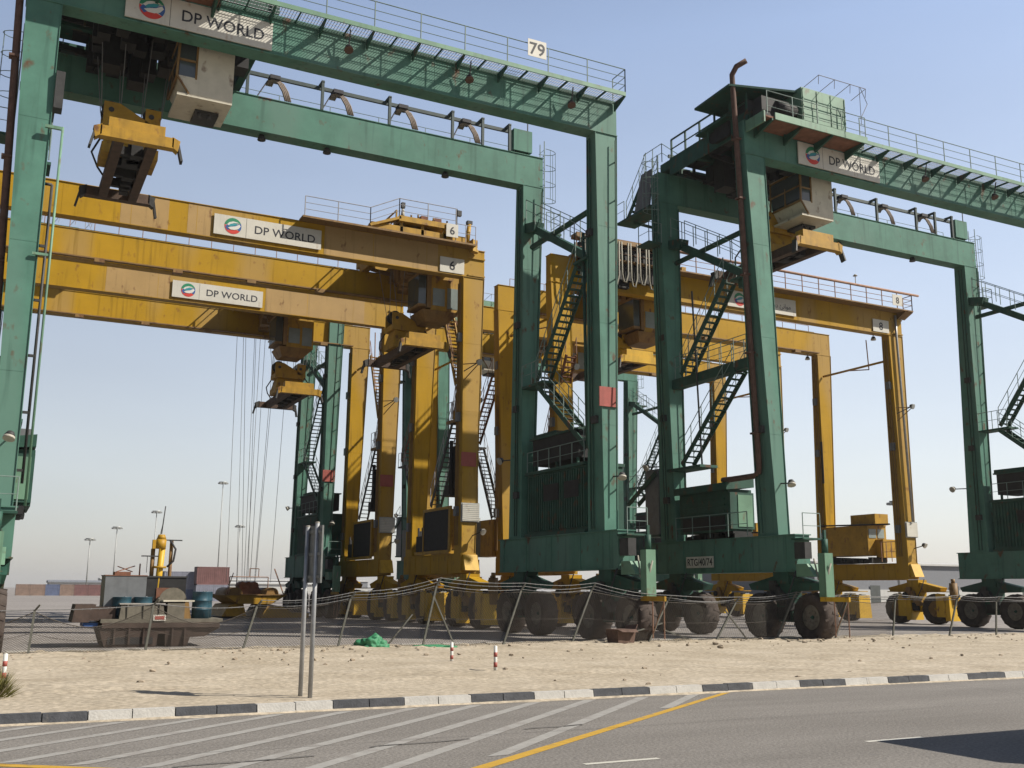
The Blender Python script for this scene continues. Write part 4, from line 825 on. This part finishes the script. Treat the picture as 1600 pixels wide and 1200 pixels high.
# lowered spreader of the far green crane, standing on its load
def lowered():
    x, y = 9.781 + 6.3, 72.0
    s_ = thing('container_spreader', 'yellow spreader lowered to the ground on many long ropes', 'spreader', (x, y, 0))
    b = mb('yellow_machine'); b.hexa([(-1.1, -2.8, .9), (1.1, -2.8, .9), (1.1, 2.8, .9), (-1.1, 2.8, .9), (-2.0, -2.8, 1.45), (2.0, -2.8, 1.45), (2.0, 2.8, 1.45), (-2.0, 2.8, 1.45)])
    b.m('brown_yellow'); b.box(-2.05, 2.05, -2.9, 2.9, 1.45, 1.52)
    for sx in (-1, 1): b.tube((sx * 1.2, -2.4, 1.55), (sx * 1.2, 2.4, 1.55), .42, 12)
    b.build('spreader_frame', s_)
    b = mb('yellow_machine')   # splayed guide wings
    b.hexa([(-2.1, -2.6, .1), (-.5, -2.6, .1), (-.5, 2.6, .1), (-2.1, 2.6, .1), (-1.6, -2.4, .85), (-.7, -2.4, .95), (-.7, 2.4, .95), (-1.6, 2.4, .85)])
    b.hexa([(.4, -2.9, -.0), (3.0, -2.9, -.0), (3.0, 2.4, -.0), (.4, 2.4, -.0), (.9, -2.7, .9), (1.9, -2.7, .7), (1.9, 2.2, .7), (.9, 2.2, .9)])
    b.hexa([(2.6, -2.9, 0), (3.6, -2.9, 0), (3.6, -1, 0), (2.6, -1, 0), (2.6, -2.9, .35), (3.6, -2.9, .3), (3.6, -1, .3), (2.6, -1, .35)]); b.build('guide_wing', s_)
    b = mb('rusty_steel'); b.tbox((-.9, .9, -.8, .8, 1.52), (-.5, .6, -.5, .5, 2.2)); 
    for q in (-.4, 0, .4): b.tube((q, -.7, 2.1), (q, .7, 2.1), .25, 8)
    b.build('headblock', s_)
    b = mb('rail_rust'); b.path([(-1.6, -2, 1.5), (-1.6, -2, 2.65), (.95, -2, 2.65), (.95, -2, 1.5)], .035, 5); b.path([(-.3, -2, 2.65), (-.3, -2, 3.2), (.3, -2, 3.2), (.3, -2, 2.65)], .03, 5)
    b.beam((1.9, -2.6, 1.5), (1.2, -2.6, 3.2), .07, .07); b.beam((-1.9, -2.6, 1.5), (-1.5, -2.6, 2.9), .05, .05); b.build('lifting_frame', s_)
    b = mb('rope_steel')
    for xt, xb in ((-1.45, -.7), (-.95, -.35), (-.7, -.2), (-.35, -.05), (-.1, .05), (.35, .2), (.8, .5), (1.25, .55), (1.75, 1.6), (-1.7, -1.4)): b.tube((xt, random.uniform(-1.5, 1.5), 21.8), (xb, 0, 2.3), .015, 4)
    b.build('hoist_rope', s_)
lowered()

# ------------------------------------------------------------------ fence
F = thing('chain_link_fence', 'sagging chain link fence with barbed wire on leaning posts along the yard edge', 'fence', (0, 31.8, 0))
posts = [(-2.0, -1.9, 1.5), (1.25, 1.32, 1.42), (4.29, 4.45, 1.6), (7.03, 7.44, 1.55), (9.97, 10.38, 1.81), (12.82, 13.3, 2.28), (15.7, 16.44, 2.14), (18.35, 19.25, 2.17), (21.54, 22.5, 1.75), (24.55, 25.66, 1.7), (27.47, 28.52, 1.9), (30.52, 31.4, 1.85), (33.75, 34.04, 1.82), (37.02, 37.71, 1.82), (40.02, 40.21, 1.75), (43.2, 43.6, 1.8)]
for (xb, xt, zt) in posts:
    b = mb('fence_post'); b.beam((xb, 0, -.1), (xt, 0, zt * .88), .06, .06, (0, 1, 0)); b.beam((xt, 0, zt * .88), (xt + .12, -.10, zt), .05, .05, (0, 1, 0)); b.build('post', F)
for (a_, c_) in (((11.55, 0), (12.5, 1.11)), ((14.06, 0), (13.17, 1.82)), ((20.6, .35), (22.3, .75)), ((24.0, 0), (22.4, .5)), ((26.3, 0), (25.2, 1.2))):
    b = mb('fence_post'); b.beam((a_[0], .05, a_[1]), (c_[0], .05, c_[1]), .045, .045, (0, 1, 0)); b.build('brace', F)
for i in range(0, 12):
    (x0, t0, z0), (x1, t1, z1) = posts[i], posts[i + 1]
    h0, h1 = z0 * .86, z1 * .86; b = mb('mesh_wire')
    dp = random.uniform(.02, .12) if i > 2 else .5
    def P_(u, v):   # u along, v up; sagging top
        hh = h0 + (h1 - h0) * u - dp * math.sin(math.pi * u) ; xx = (x0 + (x1 - x0) * u) * (1 - v) + (t0 + (t1 - t0) * u) * v
        return (xx, .03 + .08 * math.sin(u * 7 + v * 3), .05 + (hh - .05) * v)
    n = int((x1 - x0) / .085); m_ = 18
    for k in range(-m_, n):
        for sg in (0, 1):
            pts = []
            for q in range(m_ + 1):
                u = (k + q) / n if not sg else (k + m_ - q) / n
                if 0 <= u <= 1: pts.append(P_(u, q / m_))
            if len(pts) > 1: pts = pts[::3] + ([pts[-1]] if (len(pts) - 1) % 3 else []); b.path(pts, .0042, 3)
    b.path([P_(q / 8, 1) for q in range(9)], .012, 4); b.path([P_(q / 8, .5) for q in range(9)], .006, 4); b.build('wire_mesh', F)
for k in range(3):
    b = mb('rope_steel')
    for (p, q) in zip(posts[:-1], posts[1:]):
        if q[0] < 8 and k: continue
        z0, z1 = p[2] * (.9 + .05 * k), q[2] * (.9 + .05 * k); sag = random.uniform(.03, .12)
        pts = [(p[1] + .1 + (q[1] - p[1]) * t / 6, -.05 * k, z0 + (z1 - z0) * t / 6 - sag * math.sin(math.pi * t / 6)) for t in range(7)]
        b.path(pts, .011, 4)
        for t in range(14): f_ = t / 14; xx = p[1] + .1 + (q[1] - p[1]) * f_; zz = z0 + (z1 - z0) * f_ - sag * math.sin(math.pi * f_); b.beam((xx, -.05 * k - .02, zz - .03), (xx + .02, -.05 * k + .02, zz + .03), .006, .006)
    b.build('barbed_wire', F)

# ------------------------------------------------------------------ verge furniture
S = thing('road_sign', 'grey backed road sign seen nearly edge on, on two steel posts by the kerb', 'road sign', (4.93, 17.3, .1))
for (x, y, zt) in ((.05, -.10, 2.9), (-.02, .24, 2.85)):
    b = mb('galvanised'); b.tube((x, y, 0), (x, y, zt), .038, 10); b.m('lamp_cream').tube((x, y, zt), (x, y, zt + .02), .04, 8); b.build('post', S)
b = mb('post_galv'); b.hexa([(.09, -.26, 1.9), (.12, -.26, 1.9), (.03, .42, 1.9), (.0, .42, 1.9), (.09, -.26, 2.86), (.12, -.26, 2.86), (.03, .42, 2.86), (.0, .42, 2.86)])
for z in (2.0, 2.38, 2.76): b.beam((.08, -.24, z), (-.005, .40, z), .03, .05)
b.build('sign_panel', S)
def bollard(x, y, z, label, h=.56):
    o = thing('marker_post', label, 'marker post', (x, y, z), 'red and white marker posts on the verge')
    b = mb('logo_white'); b.tube((0, 0, -.1), (0, 0, h), .04, 12); b.tube((0, 0, h), (0, 0, h + .015), .034, 12, .01); b.build('post', o)
    b = mb('plate_red'); b.tube((0, 0, h * .18), (0, 0, h * .37), .0425, 12); b.tube((0, 0, h * .58), (0, 0, h * .76), .0425, 12); b.build('red_band', o); return o
bollard(10.45, 21.45, .10, 'red and white marker post standing alone in the sand, nearest to the kerb')
bollard(10.75, 24.6, .09, 'red and white marker post in front of the braced fence post', .5)
bollard(.5, 22.3, .1, 'red and white marker post beside the dry bush', .55)
def lump(name, label, cat, x, y, z, sx, sy, sz, m_, seed, n=3, rough=.25):
    import bmesh
    from mathutils import noise
    bm = bmesh.new(); bmesh.ops.create_icosphere(bm, subdivisions=n, radius=1)
    for v in bm.verts:
        d = 1 + noise.noise(v.co * 1.3 + Vector((seed, 0, 0))) * rough + noise.noise(v.co * 4 + Vector((0, seed, 0))) * rough * .45
        v.co = Vector((v.co.x * sx * d, v.co.y * sy * d, max(-.1, v.co.z * sz * d)))
    for f_ in bm.faces: f_.smooth = n > 3
    me = bpy.data.meshes.new(name); bm.to_mesh(me); bm.free(); me.materials.append(M[m_]); return link(name, me, None, (x, y, z), label, None, cat)
sk = lump('tarpaulin_bundle', 'crumpled bright green tarpaulin bundle lying at the fence', 'tarpaulin', 10.98, 31.2, .1, .50, .38, .38, 'tarp_green', 3, 5, .5)
lump('fallen_sheet', 'flat dark green debris lying at the foot of the braced post', 'debris', 12.75, 31.0, .12, .75, .25, .06, 'tarp_green', 8, 4, .6)
BX = thing('cardboard_box', 'battered brown box standing in the sand at the fence', 'box', (19.95, 31.0, .1), rotz=.15)
b = mb('cardboard'); b.tbox((-.36, .34, -.28, .28, -.05), (-.42, .43, -.32, .33, .5)); b.build('carton', BX)
b = mb('cardboard'); b.hexa([(-.42, -.34, .49), (.43, -.34, .49), (.43, -.3, .49), (-.42, -.3, .49), (-.38, -.5, .42), (.36, -.52, .40), (.36, -.5, .42), (-.38, -.48, .44)]); b.hexa([(.42, -.3, .5), (.45, -.3, .5), (.45, .3, .5), (.42, .3, .5), (.5, -.3, .66), (.53, -.3, .66), (.5, .25, .62), (.47, .25, .62)]); b.build('flap', BX)
# loose stones scattered over the verge
import bmesh
from mathutils import noise
bm = bmesh.new()
for i in range(400):
    x = random.uniform(-3, 42); t = random.random(); y = 31.9 - abs(random.gauss(0, 1.6)) if t < .72 else random.uniform(17, 31)
    r_ = random.choice((.015, .022, .03, .04, .055)) * (1.6 if t < .55 and random.random() < .12 else 1)
    m4 = Matrix.Translation((x, y, .12 + .01)) @ Matrix.Rotation(random.uniform(0, 3), 4, 'Z') @ Matrix.Diagonal((r_ * 1.5, r_, r_ * .8, 1)); g_ = bmesh.ops.create_icosphere(bm, subdivisions=1, radius=1, matrix=m4)
    for v in g_['verts']: v.co += Vector((random.uniform(-1, 1), random.uniform(-1, 1), random.uniform(-1, 1))) * r_ * .25
me = bpy.data.meshes.new('loose_stones'); bm.to_mesh(me); bm.free(); me.materials.append(M['stone']); link('loose_stones', me, None, (0, 0, 0), 'small pale stones strewn along the fence foot', 'stuff', 'stones')
def bush(x, y, z):
    o = thing('dry_bush', 'small dry yellow green bush at the left edge of the verge', 'bush', (x, y, z)); b = mb('bush_green'); rr = random.Random(4)
    for i in range(900):
        a = rr.uniform(0, 6.28); e = rr.uniform(.05, 1.5); L = rr.uniform(.15, .5); p = Vector((math.cos(a) * math.cos(e), math.sin(a) * math.cos(e), math.sin(e))) * L; q = p * 1.0 + Vector((rr.uniform(-.05, .05), rr.uniform(-.05, .05), .07)); w_ = Vector((rr.uniform(-1, 1), rr.uniform(-1, 1), rr.uniform(-1, 1))).normalized() * .008
        k = len(b.v); b.v += [tuple(p * .55 - w_), tuple(p * .55 + w_), tuple(q)]; b.quad([k, k + 1, k + 2])
    b.build('foliage', o)
    b = mb('stone')
    for i in range(16): a = rr.uniform(0, 6.28); b.tube((0, 0, -.05), (math.cos(a) * .22, math.sin(a) * .22, .25), .008, 4)
    b.build('twigs', o)
bush(.32, 19.3, .1)

# ------------------------------------------------------------------ work trailer and what stands on it
T_ = thing('flatbed_trailer', 'low rusty steel platform trailer loaded with drums, tank and lifting post', 'trailer', (0, 36, 0))
b = mb('crate_grey'); b.box(3.45, 7.3, -.0, 2.2, .78, .90); b.m('trailer_rust'); b.box(3.5, 7.2, -.03, 2.2, .62, .78); b.build('deck', T_)
b = mb('trailer_rust'); b.tbox((3.62, 5.22, .1, 2.0, .02), (3.42, 5.25, .02, 2.1, .62)); b.tbox((5.5, 6.2, .1, 2.0, .02), (5.45, 6.35, .02, 2.1, .62)); b.box(5.2, 5.5, .05, 2.0, .42, .62); b.hexa([(6.2, .1, .3), (6.75, .1, .32), (6.75, 2, .32), (6.2, 2, .3), (6.2, .05, .62), (7.25, .05, .62), (7.25, 2, .62), (6.2, 2, .62)])
b.m('machine_black'); b.box(3.7, 5.1, .06, .1, .1, .4); b.m('trailer_rust')
for xx in (3.9, 4.35, 4.8, 5.7, 6.1): b.box(xx - .03, xx + .03, -.01, .06, .1, .62)
b.build('chassis', T_)
b = mb('trailer_rust'); b.box(2.75, 3.9, .2, 1.5, .85, 1.28); b.tbox((2.6, 3.1, .1, 1.7, .8), (2.68, 3.3, .15, 1.6, 1.36)); b.m('logo_blue').box(2.95, 3.4, .3, 1.4, .66, .78); b.build('tow_bar', T_)
b = mb('sign_white'); b.box(5.05, 5.45, -.05, -.03, .84, 1.03); b.m('plate_red').box(5.1, 5.4, -.06, -.05, .88, .99); b.build('warning_plate', T_)
o = thing('water_tank', 'square grey steel tank on the trailer', 'tank', (4.22, 37.2, .9)); b = mb('tank_grey'); b.box(-.66, .64, -.5, .8, 0, 1.38); b.m('rusty_steel').box(-.68, .66, -.52, .82, 1.38, 1.41); b.box(-.35, .15, -.2, .4, 1.41, 1.52); b.build('tank_body', o)
b = mb('rusty_steel'); b.beam((-.3, -.2, 1.52), (.3, .1, 1.72), .03, .03); b.beam((.2, -.2, 1.52), (-.25, .1, 1.70), .03, .03); b.tube((.45, 0, 1.4), (.45, 0, 1.8), .025, 6); b.build('lid_handle', o)
o = thing('engine_box', 'dark engine box behind the yellow lifting post', 'generator', (5.5, 37.1, .9)); b = mb('machine_black'); b.box(-.62, .66, -.3, .8, 0, 1.34); b.m('dark_steel').box(-.65, .69, -.33, .83, 1.34, 1.39); b.build('housing', o); b = mb('rusty_steel'); b.box(-.3, .4, -.33, -.3, .4, 1.0); b.build('louvre', o)
def drum(x, y, z, label, rz=0, m_='drum_blue'):
    o = thing('steel_drum', label, 'drum', (x, y, z), 'blue drums on the trailer'); b = mb(m_); b.lathe([(0, .02), (0, .29), (.28, .29), (.29, .305), (.31, .29), (.57, .29), (.58, .305), (.60, .29), (.86, .29), (.87, .30), (.88, .29), (.87, .27), (.86, .02)], 'z', 20); b.build('shell', o); b = mb('tank_grey'); b.tube((.1, .1, .865), (.1, .1, .90), .04, 8); b.tube((0, 0, .861), (0, 0, .868), .26, 18); b.build('lid', o); return o
drum(6.62, 36.4, .9, 'blue drum at the right front corner of the trailer deck'); drum(6.85, 37.2, .9, 'blue drum behind the corner drum at the right end of the deck')
drum(4.12, 36.62, .72, 'blue drum at the left end, in front of the grey tank'); drum(4.78, 36.62, .72, 'blue drum beside the foot of the yellow lifting post')
o = thing('steel_crate', 'low weathered grey crate on the trailer deck front', 'crate', (4.75, 36.12, .9)); b = mb('crate_grey'); b.tbox((-.75, .68, -.1, .3, 0), (-.70, .60, -.08, .3, .46)); b.build('crate_body', o); b = mb('concrete'); b.box(-.76, .66, -.12, .33, .46, .5); b.build('lid', o); b = mb('crate_grey')
for x in (-.5, 0, .5): b.box(x - .02, x + .02, -.13, -.09, 0, .46)
b.build('batten', o)
o = thing('pump_unit', 'low grey pump housing with yellow edge between crate and corner drum', 'pump', (5.85, 36.2, .9)); b = mb('crate_grey'); b.box(-.35, .2, -.1, .35, 0, .5); b.m('brown_yellow').tbox((.2, .42, -.1, .3, 0), (.2, .32, -.1, .3, .55)); b.build('housing', o); b = mb('cab_cream'); b.box(-.5, .5, -.12, .35, .55, .6); b.build('top_cover', o)
o = thing('cable_reel', 'pale half round cable reel showing above the pump housing', 'reel', (5.72, 36.75, 1.35)); b = mb('crate_grey'); b.tube((0, -.18, 0.1), (0, -.14, 0.1), .46, 24); b.tube((0, .14, .1), (0, .18, .1), .46, 24); b.m('cable_black').tube((0, -.14, .1), (0, .14, .1), .3, 18); b.build('drum_flanges', o); b = mb('rail_rust'); b.box(-.1, .1, -.12, .12, -.45, -.36); b.build('stand', o)
o = thing('yellow_wheel_cover', 'yellow domed cover in front of the grey tank', 'cover', (4.47, 36.72, 1.35)); b = mb('yellow_bright'); b.tube((0, 0, .05), (0, .25, .05), .44, 24); b.build('dome', o); b = mb('rusty_steel'); b.box(-.3, .3, .0, .25, -.45, -.35); b.build('foot', o)
o = thing('lifting_post', 'tall yellow lifting post with ringed head and thin mast, on the trailer', 'lifting post', (5.2, 36.9, .9)); b = mb('yellow_bright'); b.tube((0, 0, 0), (.12, 0, 2.6), .105, 14); b.build('column', o)
b = mb('yellow_machine'); b.tube((.05, 0, 2.3), (.06, 0, 2.62), .17, 14); b.tube((.06, 0, 2.62), (.06, 0, 2.78), .16, 14, .11); b.tube((.06, 0, 1.65), (.06, 0, 1.72), .22, 10); b.box(-.22, -.1, -.08, .08, 2.3, 2.6); b.build('head', o)
b = mb('brown_yellow'); b.tube((.42, .1, .2), (.42, .1, 2.6), .06, 8); b.tube((-.17, .1, 1.0), (-.17, .1, 2.3), .07, 8); b.m('cable_black').pipe([(.35, 0, 2.6), (.55, 0, 2.3), (.5, 0, 1.9), (.3, 0, 1.7)], .035, 6); b.build('guide_tube', o)
b = mb('dark_steel'); b.tube((.05, 0, 2.8), (.12, 0, 3.75), .02, 6); b.beam((-.0, 0, 2.75), (.10, 0, 3.3), .015, .015); b.box(-.55, .0, -.02, .02, 2.03, 2.07); b.box(.0, .75, -.02, .02, 2.58, 2.62); b.tube((-.35, 0, 2.05), (-.35, 0, 1.5), .01, 4); b.build('crossbar', o)

# ------------------------------------------------------------------ far yard
def mast(x, y, h, label, head=1.6):
    o = thing('light_mast', label, 'light mast', (x, y, 0), 'high light masts in the yard'); b = mb('grey_steel'); b.tube((0, 0, 0), (0, 0, h), .22, 8, .10); b.build('mast_pole', o)
    b = mb('grey_steel'); b.tube((0, 0, h - .1), (0, 0, h + .25), head * .62, 12, head * .75)
    head *= .7
    for i in range(8): t = i * math.pi / 4; b.box(math.cos(t) * head - .3, math.cos(t) * head + .3, math.sin(t) * head - .3, math.sin(t) * head + .3, h - .35, h)
    b.build('lamp_ring', o)
mast(58.6, 300, 31.6, 'tallest light mast, standing just right of the trailer'); mast(31.0, 300, 17.9, 'second light mast from the left'); mast(24.4, 300, 14.6, 'shortest and leftmost light mast')
mast(41.0, 300, 22.6, 'light mast rising behind the yellow lifting post'); mast(64.1, 300, 19.4, 'light mast seen between the long hoist ropes'); mast(122, 113, 15.3, 'light mast beside the right leg of crane 8', .9)
def container(x, y, z, L, m_, label, rz=0, h=2.6):
    o = thing('shipping_container', label, 'container', (x, y, z), 'shipping containers far across the yard', rz)
    b = mb(m_); b.box(0, L, .05, 2.4, .05, h - .05); b.box(0, L, 0, 2.44, 0, .12); b.box(0, L, 0, 2.44, h - .1, h)
    for xx in (0, L - .12): b.box(xx, xx + .12, 0, 2.44, 0, h)
    k = .3
    while k < L - .3: b.box(k, k + .14, .015, .05, .12, h - .1); k += .28
    b.build('shell', o); b = mb('grey_steel')
    for yy in (.5, .9, 1.5, 1.95): b.tube((-.03, yy, .1), (-.03, yy, h - .1), .02, 5)
    b.m(m_).box(-.02, 0, .08, 2.36, .13, h - .12); b.build('door', o); return o
container(23.6, 160, 1.7, 5.4, 'container_grey', 'faded blue container behind the engine box'); container(23.6, 160, -.0, 4.4, 'container_blue', 'lower blue container under the faded one', h=1.7)
container(27.9, 158, 2.4, 4.7, 'container_red', 'dull red container topmost right of the lifting post'); container(27.9, 158, 0, 4.7, 'container_grey', 'grey container underneath the dull red one', h=2.4)
cols = ['container_orange', 'container_orange', 'container_blue', 'container_orange', 'container_red', 'container_red', 'container_orange', 'container_red', 'container_blue']
labs = ['orange container leftmost on the horizon', 'orange container second from left on the horizon', 'pale blue container between orange ones on the horizon', 'orange container right of the pale blue one', 'dark red container at the middle of the horizon row', 'dark red container left of the bright orange one', 'bright orange container between dark red ones', 'dark red container next to the blue end container', 'blue container at the right end of the row']
for i in range(9): container(6.5 + i * 3.05, 260, 0, 3.0, cols[i], labs[i], h=2.5)
container(37.8, 262, 0, 4.2, 'container_red', 'single dark red container standing apart from the row', h=2.6)
def shed(name, label, x, y, L, D, H, wm, rm, rz=0, rise=1.0, plinth=True):
    o = thing(name, label, 'warehouse', (x, y, 0), None, rz); b = mb(wm); b.box(0, L, 0, D, 0, H); 
    if plinth: b.m('shed_pale').box(-.1, L + .1, -.15, -.01, 0, H * .34)
    b.build('wall', o); b = mb(rm); b.hexa([(-.5, -.6, H), (L + .5, -.6, H), (L + .5, D, H), (-.5, D, H), (-.5, -.6, H + .35), (L + .5, -.6, H + .35), (L + .5, D * .6, H + rise), (-.5, D * .6, H + rise)]); b.build('roof', o)
    b = mb('glass'); k = 3
    while k < L - 3: b.box(k, k + 2.6, -.18, -.14, .0, min(4, H * .45)); k += 11
    b.build('roller_door', o)
shed('warehouse', 'long pale grey warehouse with white roof behind crane 8', 140, 150, 130, 40, 7.3, 'shed_grey', 'shed_pale', 0, 1.6)
shed('low_building', 'low white building on the horizon behind the light masts', 75, 420, 60, 15, 3.6, 'shed_pale', 'shed_pale'); shed('distant_shed', 'flat pale shed at the far left horizon', 22, 430, 50, 15, 3.6, 'shed_pale', 'shed_grey')
shed('far_depot', 'wide hazy depot on the left horizon', 60, 640, 160, 20, 6.5, 'shed_grey', 'shed_pale')

# van on the road just right of the view; its shadow reaches into the picture
def van():
    o = thing('delivery_van', 'white delivery van on the road whose shadow falls at the right', 'van', (12.1, 7.75, 0)); b = mb('van_white')
    b.box(-.1, 5.2, -1.0, 1.0, .45, 1.15); b.hexa([(.3, -.98, 1.15), (5.15, -.98, 1.15), (5.15, .98, 1.15), (.3, .98, 1.15), (.75, -.92, 2.6), (5.1, -.92, 2.6), (5.1, .92, 2.6), (.75, .92, 2.6)]); b.build('body', o)
    b = mb('glass'); b.hexa([(.32, -.9, 1.3), (.4, -.9, 1.3), (.4, .9, 1.3), (.32, .9, 1.3), (.6, -.86, 2.3), (.7, -.86, 2.3), (.7, .86, 2.3), (.6, .86, 2.3)]); b.build('windscreen', o)
    for x in (.9, 4.2):
        for y in (-.95, .95): b = mb('tyre_rubber'); b.tube((x, y - .12, .36), (x, y + .12, .36), .36, 18); b.m('grey_steel').tube((x, y - .125, .36), (x, y + .125, .36), .2, 14); b.build('wheel', o)
van()

# dusty air over the port
hm = bpy.data.materials.new('dust_haze'); hm.use_nodes = True; hn = hm.node_tree; hn.nodes.clear()
ho = hn.nodes.new('ShaderNodeOutputMaterial'); hv = hn.nodes.new('ShaderNodeVolumePrincipled'); hv.inputs['Color'].default_value = (.99, .98, .97, 1); hv.inputs['Density'].default_value = 0.0002; hv.inputs['Anisotropy'].default_value = .3
hn.links.new(hv.outputs[0], ho.inputs['Volume']); M['dust_haze'] = hm
b = mb('dust_haze'); b.box(-2600, 4100, -2600, 4100, -1, 40); b.build('haze', label='thin pale dust haze over the yard', kind='stuff')
